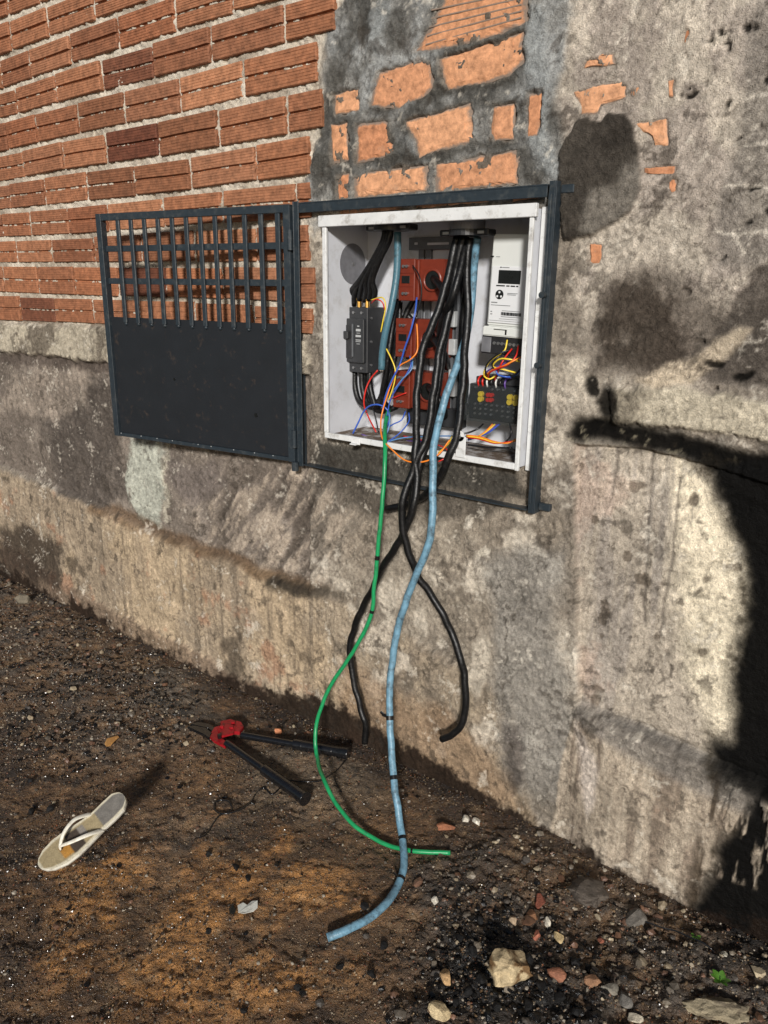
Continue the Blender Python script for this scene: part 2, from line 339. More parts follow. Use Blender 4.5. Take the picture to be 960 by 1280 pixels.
# =================================================================== THE WALL
wall = empty('house_wall', (0, 0, 0), 'long unfinished wall of hollow red bricks beside patched, stained grey plaster', 'wall')
def axis(parts):
    out = [parts[0][0]]
    for a, b, st in parts:
        n = max(1, int(round((b-a)/st))); out += list(a+(b-a)*(np.arange(1, n+1)/n))
    return np.array(out)
gx = axis([(-4.2, -2.5, .03), (-2.5, 0, .0060), (0, 1.72, .0036), (1.72, 3.0, .03)])
gz = axis([(-.12, 0, .02), (0, 2.74, .0045), (2.74, 3.6, .04)])
GX, GZ = np.meshgrid(gx, gz); x = GX.ravel(); z = GZ.ravel()
PT = np.stack([x, np.zeros_like(x), z], 1); dd = PT-CAM; zz = dd@fw
px = 480+FPX*(dd@rt)/zz; py = 640-FPX*(dd@up)/zz
w1 = fbm(x, z, .05, 1, 5, .7); w2 = fbm(x, z, .05, 9, 5, .7)
W1 = fbm(x, z, .22, 3, 5); W2 = fbm(x, z, .22, 12, 5)
qx = px+w1*6; qy = py+w2*6            # ragged edges
rx = px+W1*16+w1*5; ry = py+W2*16+w2*5  # large wandering edges
big = fbm(x, z, .45, 2, 6, .6); mid = fbm(x, z, .12, 5, 6, .6); fine = fbm(x, z, .02, 6, 3, .7)
streak = fbm(x*4, z*.35, .12, 4, 5, .6)
def mixc(c, col, m): return c*(1-m[:, None])+np.array(col)[None]*m[:, None]
col = np.tile(s(140, 128, 112), (len(x), 1)); h = np.zeros(len(x)); wet = np.zeros(len(x))
col = mixc(col, s(166, 154, 136), sstep(-.1, .5, big+mid*.5))
col = mixc(col, s(110, 100, 88), sstep(.1, .7, -big+mid*.6)*.7)
col = mixc(col, s(185, 176, 160), sstep(.35, .8, mid+fine*.4)*.5)
h -= mid*.0035+big*.003+fine*.0012
# ---- region masks
brickpoly = [(-2000, -900), (430, -900), (432, 0), (412, 20), (404, 60), (398, 100), (402, 140), (396, 180), (388, 212), (374, 236), (372, 262), (392, 285), (393, 400), (385, 424), (300, 415), (140, 408), (0, 402), (-400, 372), (-2000, 350)]
bm_ = pmask(brickpoly, px+w1*3, py+w2*3, 3)
pil = pmask([(430, -900), (700, -900), (704, 0), (708, 120), (702, 200), (706, 250), (400, 262), (384, 300), (384, 240), (396, 180), (404, 60)], rx, ry, 8)
col = mixc(col, s(126, 126, 122), pil*.85)
col = mixc(col, s(70, 68, 62), pil*sstep(.0, .5, W1+mid*.5)*.6)
col = mixc(col, s(150, 152, 150), pil*sstep(.1, .6, W2-mid*.4)*.75)
h -= pil*(.004+W1*.006)
# dark joints smeared between pillar bricks
for ln, wd in (([(468, 140), (540, 118), (640, 100)], 7), ([(452, 205), (520, 198), (640, 178)], 5), ([(400, 170), (416, 120), (430, 60), (470, 20)], 12), ([(545, 10), (650, 5), (668, 25)], 8), ([(400, 240), (404, 200)], 8), ([(655, 195), (668, 225)], 9)):
    mm = lmask(ln, qx, qy, wd, 6); col = mixc(col, s(78, 74, 66), mm*.6); h += mm*.004
for ln, wd in (([(672, 20), (670, 60), (675, 100), (672, 170), (690, 215)], 13), ([(478, 10), (470, 60)], 9), ([(585, 140), (590, 170)], 6)):
    mm = lmask(ln, qx, qy, wd, 6); col = mixc(col, s(140, 144, 143), mm*.8); h -= mm*.006
# upper right render
ur = pmask([(706, -900), (2600, -900), (2600, 500), (960, 490), (790, 480), (740, 470), (712, 300)], rx, ry, 14)
col = mixc(col, s(190, 177, 158), ur*.7)
col = mixc(col, s(140, 126, 116), ur*sstep(.0, .5, mid-big*.6)*.6)
rg = pmask([(935, -50), (1400, -50), (1400, 300), (930, 330), (880, 320), (905, 200), (915, 90)], rx, ry, 12)
col = mixc(col, s(128, 120, 110), rg*.7); h += rg*.005
for ln in ([(930, 120), (975, 118)], [(925, 180), (990, 178)], [(905, 235), (1000, 232)], [(895, 290), (990, 288)]):
    mm = lmask(ln, qx, qy, 2, 2)*rg; col = mixc(col, s(180, 170, 154), mm)
pit = sstep(.72, .95, fbm(x, z, .035, 14, 3, .6))*np.clip(ur*1.5*(px > 850)+pmask([(880, 400), (1000, 400), (1000, 520), (880, 500)], px, py, 20), 0, 1); col = mixc(col, s(30, 26, 22), pit*.9); h += pit*.008
damp = pmask([(770, 345), (830, 330), (905, 380), (1000, 340), (1400, 340), (1400, 500), (960, 485), (900, 485), (860, 470), (800, 478), (740, 470), (735, 420)], rx, ry, 22)
col = mixc(col, s(112, 100, 88), damp*.8); col = mixc(col, s(78, 66, 54), damp*sstep(.0, .6, mid+W1*.5)*.8)
dk = pmask([(955, 330), (938, 338), (905, 400), (862, 468), (900, 480), (960, 485), (1500, 530), (1500, 330)], qx, qy, 5)
col = mixc(col, s(104, 94, 84), dk*.9); h = h*(1-dk*.7)+dk*.006
bb = pmask([(800, 478), (870, 440), (915, 405), (935, 410), (905, 445), (862, 478), (820, 490)], rx*.5+px*.5, ry*.5+py*.5, 6)
col = mixc(col, s(184, 166, 138), bb*.85); h -= bb*.004
# fresh dark cement patch by the cage corner
dp = pmask([(698, 240), (702, 188), (722, 152), (735, 146), (742, 152), (752, 151), (760, 140), (782, 141), (792, 156), (800, 190), (803, 232), (790, 262), (745, 292), (712, 300), (705, 300)], px+w1*3, py+w2*3, 2)
dpl = pmask([(730, 240), (770, 225), (780, 205), (803, 200), (806, 240), (790, 266), (748, 290), (720, 290)], rx*.6+px*.4, ry*.6+py*.4, 7)
h = h*(1-dp*.6)-dp*.010+dp*W1*.004; col = mixc(col, s(84, 76, 66), dp*.95); col = mixc(col, s(128, 120, 108), dp*dpl*.85); col = mixc(col, s(60, 52, 44), dp*sstep(.2, .6, W2)*.5); wet += dp*.25
# tie beam band at both ends
be = pmask([(760, 488), (830, 482), (960, 500), (2000, 590), (2000, 660), (960, 552), (870, 536), (800, 534), (766, 528)], qx, qy, 4)
h -= be*.014; col = mixc(col, s(184, 172, 146), be*.85); col = mixc(col, s(120, 110, 92), be*sstep(.2, .7, W1+mid*.4)*.8)
be2 = pmask([(-1200, 352), (-400, 385), (0, 404), (140, 410), (300, 420), (386, 430), (386, 470), (300, 462), (145, 456), (0, 438), (-400, 400), (-1200, 358)], qx, qy, 3)
h -= be2*.016; col = mixc(col, s(172, 160, 136), be2*.85); col = mixc(col, s(112, 100, 84), be2*sstep(.0, .5, mid+W1*.4)*.85)
# left recess under the band; door shade and grille light painted in
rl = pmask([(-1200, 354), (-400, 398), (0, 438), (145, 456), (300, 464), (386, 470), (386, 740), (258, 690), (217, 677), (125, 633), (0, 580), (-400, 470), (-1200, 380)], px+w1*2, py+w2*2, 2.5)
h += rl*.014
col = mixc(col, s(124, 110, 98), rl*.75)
top = pmask([(-1200, 354), (-400, 398), (0, 438), (145, 456), (145, 470), (0, 456), (-400, 410)], qx, qy, 3); col = mixc(col, s(104, 90, 80), top*.8)  # shadow of the band above, painted as a darker strip
rough = pmask([(28, 468), (120, 476), (150, 480), (156, 640), (60, 606), (44, 540)], rx, ry, 8)  # shadow of the open door, painted as darker colour over rough render
col = mixc(col, s(96, 86, 78), rough*.75); h -= rough*(fbm(x+z*.4, z, .018, 7, 3, .7)*.004)
grille_light = pmask([(0, 455), (118, 470), (118, 515), (0, 520)], rx, ry, 6); h -= grille_light*np.sin((x*1.0+z*.1)*150)*.0018*(1+mid); col = mixc(col, s(162, 146, 128), grille_light*.55)  # light falling through the door grille, painted paler over ridged relief
diag = pmask([(225, 640), (250, 590), (390, 585), (480, 640), (470, 760), (390, 730), (260, 690)], rx, ry, 16)
dw = fbm((x*.8-z*.6)*2.6, (x*.6+z*.8)*.55, .08, 10, 5, .6); h -= diag*dw*.005; col = mixc(col, s(172, 154, 132), diag*sstep(-.1, .5, dw)*.7); col = mixc(col, s(100, 88, 76), diag*sstep(.1, .6, -dw)*.65)
smoo = pmask([(198, 560), (270, 575), (300, 600), (245, 630), (208, 600)], rx, ry, 8); col = mixc(col, s(120, 108, 100), smoo*.8)
gp = pmask([(160, 548), (200, 556), (204, 600), (200, 662), (168, 648), (156, 600)], qx, qy, 4); col = mixc(col, s(166, 170, 154), gp*.75); h -= gp*.006
gpe = lmask([(205, 552), (204, 600), (207, 650)], qx, qy, 2, 2); col = mixc(col, s(190, 182, 158), gpe*.6)
# lower left beam
bl = pmask([(-1200, 385), (-400, 480), (0, 586), (125, 637), (168, 656), (217, 677), (258, 690), (390, 735), (520, 800), (640, 870), (660, 1000), (700, 1100), (870, 1300), (0, 1300), (-1200, 700)], px+w1*3, py+w2*3, 3)
h -= bl*.012
col = mixc(col, s(164, 142, 112), bl*.75)
col = mixc(col, s(176, 150, 112), bl*sstep(.0, .5, big+.2)*.6)
col = mixc(col, s(128, 112, 92), bl*sstep(.0, .6, streak+mid*.4)*.45)
col = mixc(col, s(158, 104, 66), bl*sstep(.45, .9, mid+W2*.5)*.55)
col = mixc(col, s(96, 82, 66), bl*sstep(.5, .9, -mid+W1*.6)*.6)
run = sstep(.45, .8, fbm(x*6, z*.22, .1, 13, 4, .6)); col = mixc(col, s(88, 76, 62), bl*run*.35)
og = lmask([(120, 634), (170, 656), (255, 690), (330, 712), (395, 735), (440, 752)], rx*.4+px*.6, ry*.4+py*.6, 6, 5); col = mixc(col, s(120, 88, 52), og*.7); h += og*.004
bk = lmask([(340, 722), (400, 738), (436, 748)], rx*.5+px*.5, ry*.5+py*.5, 6, 5); col = mixc(col, s(62, 58, 50), bk*.8)
# strip with a broken lip near the ground at the left
lip = pmask([(-400, 560), (0, 668), (75, 722), (165, 772), (245, 808), (330, 862), (330, 1000), (0, 900), (-400, 640)], qx, qy, 2.5); h -= lip*.012; col = mixc(col, s(128, 102, 80), lip*.6)
bs = pmask([(0, 655), (70, 690), (75, 735), (0, 720)], rx, ry, 8); col = mixc(col, s(60, 46, 38), bs*.7)
# middle, under the box
md = pmask([(410, 560), (680, 600), (712, 660), (705, 880), (690, 1010), (560, 960), (440, 880), (400, 760), (440, 640)], rx, ry, 20)
col = mixc(col, s(148, 134, 114), md*.6); col = mixc(col, s(110, 98, 84), md*sstep(.0, .5, mid-W1*.5)*.65); col = mixc(col, s(190, 178, 158), md*sstep(.3, .75, mid+W2*.6)*.6)
sc_ = fbm(x*.9+z*.5, z*.9-x*.4, .045, 11, 5, .7); h -= md*sc_*.003
gr = pmask([(600, 700), (700, 690), (712, 880), (700, 1010), (640, 960), (620, 800)], rx, ry, 14); col = mixc(col, s(138, 134, 126), gr*.65)
sh = pmask([(640, 905), (662, 900), (665, 970), (645, 985)], rx, ry, 7); col = mixc(col, s(92, 82, 76), sh*.7)
lw = pmask([(440, 830), (560, 880), (640, 960), (660, 1010), (560, 990), (430, 900)], rx, ry, 14); col = mixc(col, s(150, 116, 78), lw*.6)
box_shade = pmask([(385, 560), (640, 585), (660, 620), (540, 650), (470, 640), (395, 590)], rx, ry, 10); col = mixc(col, s(90, 82, 72), box_shade*.7)  # shadow of the box on the wall below, painted as darker colour
box_shade_core = pmask([(398, 552), (560, 575), (640, 592), (655, 622), (560, 612), (395, 584)], qx, qy, 5); col = mixc(col, s(84, 80, 72), box_shade_core*.85)  # deeper part of the painted box shadow, down to the frame bar
for (a, b, c_, d_, cc) in ((588, 650, 5, 9, (196, 186, 168)), (606, 690, 9, 6, (190, 180, 160)), (600, 830, 14, 40, (184, 172, 152)), (690, 560, 12, 12, (196, 184, 164)), (760, 600, 50, 8, (205, 190, 176)), (742, 640, 5, 18, (200, 186, 168)), (720, 470, 20, 20, (180, 168, 148))):
    mm = sstep(1.15, .7, np.hypot((rx*.5+px*.5-a)/c_, (ry*.5+py*.5-b)/d_)); col = mixc(col, s(*cc), mm*.7); h -= mm*.002
# ---- right: panel under the ledge
rp = pmask([(716, 556), (800, 562), (870, 580), (960, 606), (2200, 900), (2200, 1420), (960, 985), (880, 950), (800, 914), (722, 882)], px+w1*1.5, py+w2*1.5, 2)
h += rp*.022; h = h*(1-rp*.35)+rp*.008
col = mixc(col, s(176, 162, 142), rp*.8)
col = mixc(col, s(204, 190, 160), rp*pmask([(830, 560), (900, 600), (1000, 700), (1000, 900), (880, 930), (850, 820), (840, 700)], rx, ry, 26)*.85)
col = mixc(col, s(148, 138, 128), rp*sstep(.0, .55, streak-(px-780)/160)*.6)
col = mixc(col, s(168, 140, 120), rp*sstep(.1, .6, mid-(px-750)/90)*.5)
for ln in ([(812, 560), (806, 660), (800, 780)], [(846, 600), (838, 690), (820, 800)], [(768, 560), (762, 620)]):
    mm = lmask(ln, px+w1*2, py, 1.6, 1.6); col = mixc(col, s(122, 112, 100), mm*.7*rp); h += mm*rp*.003
dent = sstep(.74, .9, fbm(x, z, .05, 15, 2, .5))*rp; col = mixc(col, s(96, 80, 62), dent*.6); h += dent*.002
# plinth below it
pl = pmask([(715, 900), (722, 886), (880, 954), (960, 990), (2200, 1450), (2200, 2600), (870, 1250), (685, 1060), (700, 960)], px+w1*2, py+w2*2, 2)
tr = pmask([(715, 895), (722, 880), (800, 910), (880, 946), (960, 985), (960, 1020), (880, 985), (800, 945), (722, 900)], px, py, 6)
h -= pl*.035*sstep(700, 775, px); h += tr*.010*sstep(720, 780, px)
col = mixc(col, s(172, 154, 130), pl*.8); col = mixc(col, s(126, 108, 90), pl*sstep(.0, .6, streak+mid*.3)*.7); col = mixc(col, s(188, 172, 148), pl*sstep(.2, .7, -streak+W1*.4)*.5)
col = mixc(col, s(180, 128, 96), pl*sstep(.5, .9, mid)*.4); col = mixc(col, s(124, 118, 110), tr*.75)
sm = pmask([(716, 900), (745, 950), (748, 1000), (735, 1020), (722, 960)], rx*.5+px*.5, ry*.5+py*.5, 6); col = mixc(col, s(205, 190, 176), sm*.7)
# black slime on the ledge line; near-black corner at the right
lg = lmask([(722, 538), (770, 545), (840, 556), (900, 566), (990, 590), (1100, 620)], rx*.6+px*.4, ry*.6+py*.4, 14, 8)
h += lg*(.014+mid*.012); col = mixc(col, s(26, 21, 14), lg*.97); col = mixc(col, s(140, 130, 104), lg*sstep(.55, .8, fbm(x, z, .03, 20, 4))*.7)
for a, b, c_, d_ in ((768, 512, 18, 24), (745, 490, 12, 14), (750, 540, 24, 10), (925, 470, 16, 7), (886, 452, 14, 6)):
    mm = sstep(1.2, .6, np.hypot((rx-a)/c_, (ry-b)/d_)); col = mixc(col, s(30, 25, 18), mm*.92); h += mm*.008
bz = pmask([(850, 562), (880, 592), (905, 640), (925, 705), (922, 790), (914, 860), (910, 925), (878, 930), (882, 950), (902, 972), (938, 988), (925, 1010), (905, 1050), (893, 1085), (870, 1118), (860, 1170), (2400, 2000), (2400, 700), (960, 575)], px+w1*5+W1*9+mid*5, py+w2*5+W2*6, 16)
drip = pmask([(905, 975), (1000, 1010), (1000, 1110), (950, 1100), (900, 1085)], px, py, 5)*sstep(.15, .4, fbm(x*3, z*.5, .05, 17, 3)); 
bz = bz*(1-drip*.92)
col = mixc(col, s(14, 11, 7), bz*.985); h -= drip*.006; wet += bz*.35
hz = sstep(.5, .9, mid)*bz; col = mixc(col, s(58, 48, 30), hz*.6); hz2 = sstep(.2, .6, fbm(x, z, .03, 35, 4, .7))*sstep(.999, .6, bz)*sstep(0, .3, bz); col = mixc(col, s(70, 58, 36), hz2*.5)
rs = lmask([(895, 975), (890, 1040), (872, 1112)], px+w1*3, py, 10, 8)*sstep(.0, .5, streak); col = mixc(col, s(70, 54, 30), rs*.6)
# damp soil splash along the foot
base_y = np.interp(px, [-1200, 0, 100, 240, 330, 450, 560, 640, 700, 790, 870, 960, 1500], [500, 715, 768, 838, 880, 945, 1000, 1027, 1048, 1090, 1128, 1170, 1400])
fw_ = np.interp(px, [-400, 100, 240, 340, 430, 560, 640, 700, 870, 1000], [5, 9, 14, 26, 46, 40, 22, 8, 12, 40])
ft = sstep(6, -6, base_y-fw_-(py+w2*12+W2*9+fine*4)); col = mixc(col, s(62, 44, 30), ft*.93); wet += ft*.3
def curve(c, k=1.47, piv=.245, gain=1.08, desat=.22):
    l = c@np.array([.3, .59, .11]); c = c*(1-desat)+l[:, None]*desat; return c*(np.clip(l/piv, .05, 2.2)**(k-1))[:, None]*gain
vf = fbm(x, z, .0095, 22, 2, .8); cr2 = fbm(x*1.0+W1*.05, z+W2*.05, .07, 24, 6, .72); rid = 1-np.abs(fbm(x+w1*.01, z+w2*.01, .11, 26, 5, .6))*2.2
non_bz = (1-bz)[:, None]
col = col*(1+.16*mid+.13*vf+.16*cr2)[:, None]
col = mixc(col, s(78, 68, 57), sstep(.38, .75, cr2-fine*.3)*.55*(1-bz))
col = mixc(col, s(198, 188, 170), sstep(.42, .8, -cr2+vf*.25)*.5*(1-bz)*(1-ft)*(1-dp)*(1-lg))
col = mixc(col, s(70, 60, 50), sstep(.86, 1.0, rid)*.35*(1-bz))
col = curve(col)*(1-bz[:, None]*.2)
h += (-cr2*.0030-vf*.0014+sstep(.84, 1.0, rid)*.0015)*(1-rl*.3)
for ln in ([(205, 552), (203, 600), (208, 650), (218, 678)], [(600, 690), (612, 740), (640, 790), (632, 850), (640, 905)], [(716, 610), (712, 700), (718, 780), (710, 860), (722, 884)], [(722, 886), (728, 940), (700, 1000), (692, 1040)],
           [(760, 0), (764, 22)], [(850, 60), (862, 95), (856, 125)], [(520, 740), (548, 770), (556, 820)], [(250, 690), (256, 760), (252, 800)], [(60, 600), (66, 650), (58, 690)], [(820, 330), (838, 372), (832, 400)], [(800, 262), (842, 258), (850, 225)], [(380, 735), (420, 790), (424, 840)], [(716, 884), (790, 908), (850, 936)]):
    mm = lmask(ln, px+w1*7+W1*6, py+w2*4, .35, 1.1)*(1-bz); col = mixc(col, s(52, 44, 36), mm*.75); h += mm*.0045
spall = sstep(.50, .53, cr2*.7+W2*.5)*(1-bz)*(1-bm_)*np.clip(md+ur*.6+bl*.7+rp*.4, 0, 1); h += spall*.0035; col = col*(1-.12*spall)[:, None]
# ---- exposed solid bricks
def zp(L, sc, ox, oy): return [(a/sc+ox, b/sc+oy) for a, b in L]
SB = [zp([(285, 125), (315, 75), (350, 10), (352, -30), (560, -30), (550, 55), (470, 90), (345, 120)], 2, 380, 0),
      zp([(345, 150), (480, 105), (545, 82), (548, 150), (510, 185), (470, 200), (365, 222), (348, 195)], 2, 380, 0),
      zp([(170, 262), (180, 215), (190, 185), (290, 150), (315, 165), (320, 215), (300, 240), (240, 268)], 2, 380, 0),
      zp([(78, 240), (110, 225), (137, 225), (137, 275), (80, 285)], 2, 380, 0),
      zp([(68, 315), (105, 308), (110, 400), (72, 405)], 2, 380, 0),
      zp([(135, 316), (208, 305), (225, 380), (180, 395), (135, 405)], 2, 380, 0),
      zp([(255, 308), (415, 262), (420, 355), (350, 372), (290, 390), (275, 340)], 2, 380, 0),
      zp([(468, 348), (474, 268), (525, 262), (523, 345)], 2, 380, 0),
      zp([(562, 240), (598, 230), (592, 300), (580, 340), (560, 342)], 2, 380, 0),
      zp([(85, 440), (112, 435), (110, 497), (85, 500)], 2, 380, 0),
      zp([(133, 438), (210, 425), (302, 415), (304, 475), (133, 492)], 2, 380, 0),
      zp([(335, 412), (430, 395), (528, 378), (530, 457), (335, 476)], 2, 380, 0),
      zp([(700, 172), (708, 145), (740, 136), (770, 138), (776, 160), (740, 165)], 2, 380, 0),
      zp([(672, 232), (720, 218), (806, 204), (800, 245), (740, 262), (732, 282), (690, 284), (690, 262)], 2, 380, 0),
      zp([(345, 572), (490, 550), (495, 670), (440, 677), (425, 630), (380, 610)], 3.69, 700, 0),
      zp([(388, 775), (530, 768), (532, 882), (512, 886), (508, 800), (388, 800)], 3.69, 700, 0),
      zp([(138, 240), (192, 235), (190, 338), (138, 330)], 3.69, 700, 240),
      zp([(498, 372), (522, 365), (522, 450), (502, 450)], 3.69, 700, 0),
      zp([(322, 440), (335, 405), (368, 400), (352, 440)], 3.69, 700, 0),
      zp([(575, 205), (585, 110), (600, 110), (600, 170)], 3.69, 700, 0),
      [(424, 262), (500, 254), (500, 262), (424, 268)], [(520, 252), (610, 244), (610, 252), (520, 261)], [(640, 246), (672, 243), (672, 248), (640, 252)]]
ex = np.zeros(len(x))
for pg in SB: ex = np.maximum(ex, pmask([tuple(q) for q in (np.array(pg)-np.mean(pg, 0))*1.05+np.mean(pg, 0)], px+w1*4, py+w2*4, 3))
ring = np.zeros(len(x))
for pg in SB: ring = np.maximum(ring, pmask([tuple(q) for q in (np.array(pg)-np.mean(pg, 0))*1.12+np.mean(pg, 0)], px+w1*5+mid*3, py+w2*5, 4))
ring = ring*(1-ex); rn = sstep(-.3, .3, fbm(x, z, .018, 33, 3, .7))
h -= ring*.0045*rn; col = mixc(col, s(150, 142, 130), ring*rn*.55); col = mixc(col, s(70, 62, 54), ring*(1-rn)*.5)
exn = fbm(x, z, .03, 30, 4, .6)
h = h*(1-ex)+ex*(.007-sstep(.25, .7, exn)*.011); col = mixc(col, s(128, 112, 96), ex*.5)
# ---- mortar in the brick area
mh = .0012-fbm(x, z, .022, 18, 4, .75)*.0075-w1*.003
h = h*(1-bm_)+bm_*mh
mc = np.tile(s(204, 194, 178), (len(x), 1)); mc = mixc(mc, s(164, 152, 136), sstep(-.2, .5, mid)); mc = mixc(mc, s(196, 186, 168), sstep(.2, .7, fine))
low = sstep(385, 405, py-(px*.03))*(px < 300); mc = mixc(mc, s(92, 74, 58), low*sstep(-.2, .3, mid)*.7)
col = col*(1-bm_[:, None])+mc*bm_[:, None]
h = np.where(z < .0, h-.0, h)
# ---- box opening
BX0, BX1, BZ0, BZ1 = .148, .850, 1.113, 1.772
BF, BB = -.045, .155
# ---- build the grid, split in three parts by face
nx, nz = len(gx), len(gz)
idx = np.arange(nx*nz).reshape(nz, nx)
Q = np.stack([idx[:-1, :-1], idx[:-1, 1:], idx[1:, 1:], idx[1:, :-1]], -1).reshape(-1, 4)
fxc = x[Q].mean(1); fzc = z[Q].mean(1)
keep = ~((fxc > BX0+.002) & (fxc < BX1-.002) & (fzc > BZ0+.002) & (fzc < BZ1-.002)); 
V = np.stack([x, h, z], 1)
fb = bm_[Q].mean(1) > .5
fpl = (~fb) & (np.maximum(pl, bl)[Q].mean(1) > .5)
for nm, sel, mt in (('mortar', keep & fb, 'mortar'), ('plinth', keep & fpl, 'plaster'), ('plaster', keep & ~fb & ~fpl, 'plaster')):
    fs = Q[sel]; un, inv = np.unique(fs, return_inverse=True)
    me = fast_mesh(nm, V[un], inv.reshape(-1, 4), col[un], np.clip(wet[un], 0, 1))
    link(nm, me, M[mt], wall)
# solid core behind, so that the wall has thickness
bm = bmesh.new(); abox(bm, -4.2, BX0-.03, .07, .24, -.12, 3.6); abox(bm, BX1+.03, 3.0, .07, .24, -.12, 3.6)
abox(bm, BX0-.03, BX1+.03, .07, .24, -.12, BZ0-.03); abox(bm, BX0-.03, BX1+.03, .07, .24, BZ1+.03, 3.6); abox(bm, BX0-.03, BX1+.03, .20, .24, BZ0-.03, BZ1+.03)
from_bm('core', bm, M['plaster_core'] if 'plaster_core' in M else M['grey_plastic'], wall)

# ---- hollow bricks
ROWS = [  # bed joints: pixel points, top to bottom
    [(0, 28), (55, 7), (130, -22), (260, -62), (420, -104)],
    [(0, 73), (45, 56), (88, 40), (150, 17), (190, 1), (300, -30), (425, -62)],
    [(0, 115), (100, 80), (150, 66), (240, 36), (292, 19), (355, 0), (425, -16)],
    [(0, 152), (95, 126), (240, 90), (300, 72), (410, 44)],
    [(0, 193), (75, 175), (150, 160), (240, 142), (307, 126), (400, 106)],
    [(0, 230), (100, 212), (240, 195), (312, 180), (398, 164)],
    [(0, 265), (75, 258), (150, 250), (240, 240), (275, 236), (380, 224)],
    [(0, 299), (87, 296), (200, 287), (325, 281), (380, 277)],
    [(0, 331), (135, 331), (285, 331), (395, 331)],
    [(0, 367), (65, 370), (135, 372), (250, 374), (350, 380), (395, 382)],
    [(0, 402), (70, 404), (140, 408), (300, 414), (395, 420)]]
JOINTS = [[15, 61, 119, 185, 250, 330], [39, 90, 149, 220, 292, 372], [22, 72, 129, 193, 265, 357], [47, 99, 157, 226, 306, 400], [31, 81, 134, 200, 275, 361],
          [14, 57, 110, 170, 240, 322], [39, 87, 136, 206, 279, 372], [22, 66, 119, 178, 245, 322], [6, 49, 95, 150, 209, 280, 350], [27, 70, 118, 175, 245, 318, 393]]
RL = [np.array([WP(a, b) for a, b in r]) for r in ROWS]
def rowz(i, xx):
    """height of bed joint i at wall position xx"""
    if i < 0: return rowz(0, xx)+(-i)*.118
    P = RL[i]; X = P[:, 0]; Zz = P[:, 2]
    if xx < X[0]: return Zz[0]+(xx-X[0])*(-.02 if i < 4 else 0)
    if xx > X[-1]: return Zz[-1]
    return float(np.interp(xx, X, Zz))
def brick_profile(kind):
    pts = []; def_y = 0.0
    if kind == 2:   # the narrow course without the middle groove
        n = 5; segs = [(.02, .98, n)]
    else:
        segs = [(.02, .455, 5), (.545, .98, 5)]
    prof = [(0.0, .045), (0.0, .003)]
    for a, b, n in segs:
        st = (b-a)/n
        for k in range(n):
            z0 = a+k*st
            prof += [(z0+st*.04, 0.0), (z0+st*.62, 0.0), (z0+st*.70, .0012), (z0+st*.96, .0012)]
        if b < .5: prof += [(b, 0.0), (b+.012, .009), (.533, .009)]
    prof += [(1.0, .003), (1.0, .045)]
    return prof
def make_brick_mesh(seed, kind):
    rg_ = random.Random(seed); prof = brick_profile(kind)
    xs = [0, .015, .3, .65, .985, 1]
    bm = bmesh.new(); rows = []
    for i, xx in enumerate(xs):
        e = .004 if i in (0, 5) else 0
        dz = rg_.uniform(-.012, .012)
        rows.append([bm.verts.new((xx+(rg_.uniform(-.004, .004) if i in (0, 5) else 0), yy+(e if yy < .02 else 0)+rg_.uniform(-.0004, .0004), max(-.01, min(1.01, zz_+dz*math.sin(zz_*3.14))))) for zz_, yy in prof])
    for a, b in zip(rows[:-1], rows[1:]):
        for k in range(len(prof)-1): bm.faces.new((a[k], b[k], b[k+1], a[k+1]))
    bm.faces.new(rows[0][::-1]); bm.faces.new(rows[-1])
    bmesh.ops.recalc_face_normals(bm, faces=bm.faces)
    me = bpy.data.meshes.new('brick'); bm.to_mesh(me); bm.free(); me.materials.append(M['brick']); return me
BM = {0: [make_brick_mesh(k, 0) for k in range(5)], 2: [make_brick_mesh(20+k, 2) for k in range(2)]}
def xlim(zc):   # right edge of the brick field at this height
    pts = [(432, -20), (420, 10), (408, 45), (401, 100), (404, 140), (398, 180), (392, 212), (388, 240), (392, 285), (394, 330), (394, 400), (390, 424)]
    P = [WP(a, b) for a, b in pts]; return float(np.interp(-zc, [-p[2] for p in P], [p[0] for p in P]))
nb = 0
for i in range(-4, 10):
    if i >= 0:
        mids = [(a, (np.interp(a, [q[0] for q in ROWS[i]], [q[1] for q in ROWS[i]])+np.interp(a, [q[0] for q in ROWS[i+1]], [q[1] for q in ROWS[i+1]]))/2) for a in JOINTS[i]]
        js = [WP(a, b)[0] for a, b in mids]
    else:
        js = [-1.5+(.12 if i % 2 else 0)+.245*k for k in range(8)]
    L0 = .245
    while js[0] > -3.3: js.insert(0, js[0]-L0+rnd.uniform(-.006, .006))
    while True:
        xl = xlim(rowz(i, js[-1]))
        if js[-1] < xl-.05: js.append(js[-1]+L0)
        else: break
    for a, b in zip(js[:-1], js[1:]):
        xc = (a+b)/2; zt = (rowz(i, xc)); zb = rowz(i+1, xc); xl = xlim((zt+zb)/2)
        b2 = min(b, xl+.01)
        if b2-a < .03: continue
        g = .0075; gz_ = .009 if i > 7 else .0112
        hgt = zt-zb-2*gz_; kind = 2 if i == 9 and rnd.random() < .35 else 0
        me = rnd.choice(BM[kind]); o = bpy.data.objects.new('brick', me); COL.objects.link(o); o.parent = wall
        slope = math.atan2((rowz(i, b)+rowz(i+1, b)-rowz(i, a)-rowz(i+1, a))/2, b-a)
        zl = (rowz(i+1, a+.005)) + gz_
        o.location = (a+g, -.0075-rnd.uniform(0, .005), zl); o.scale = (b2-a-2*g, 1, hgt); o.rotation_euler = (rnd.uniform(-.012, .012), -slope+rnd.uniform(-.006, .006), rnd.uniform(-.008, .008)); nb += 1
print('bricks', nb)
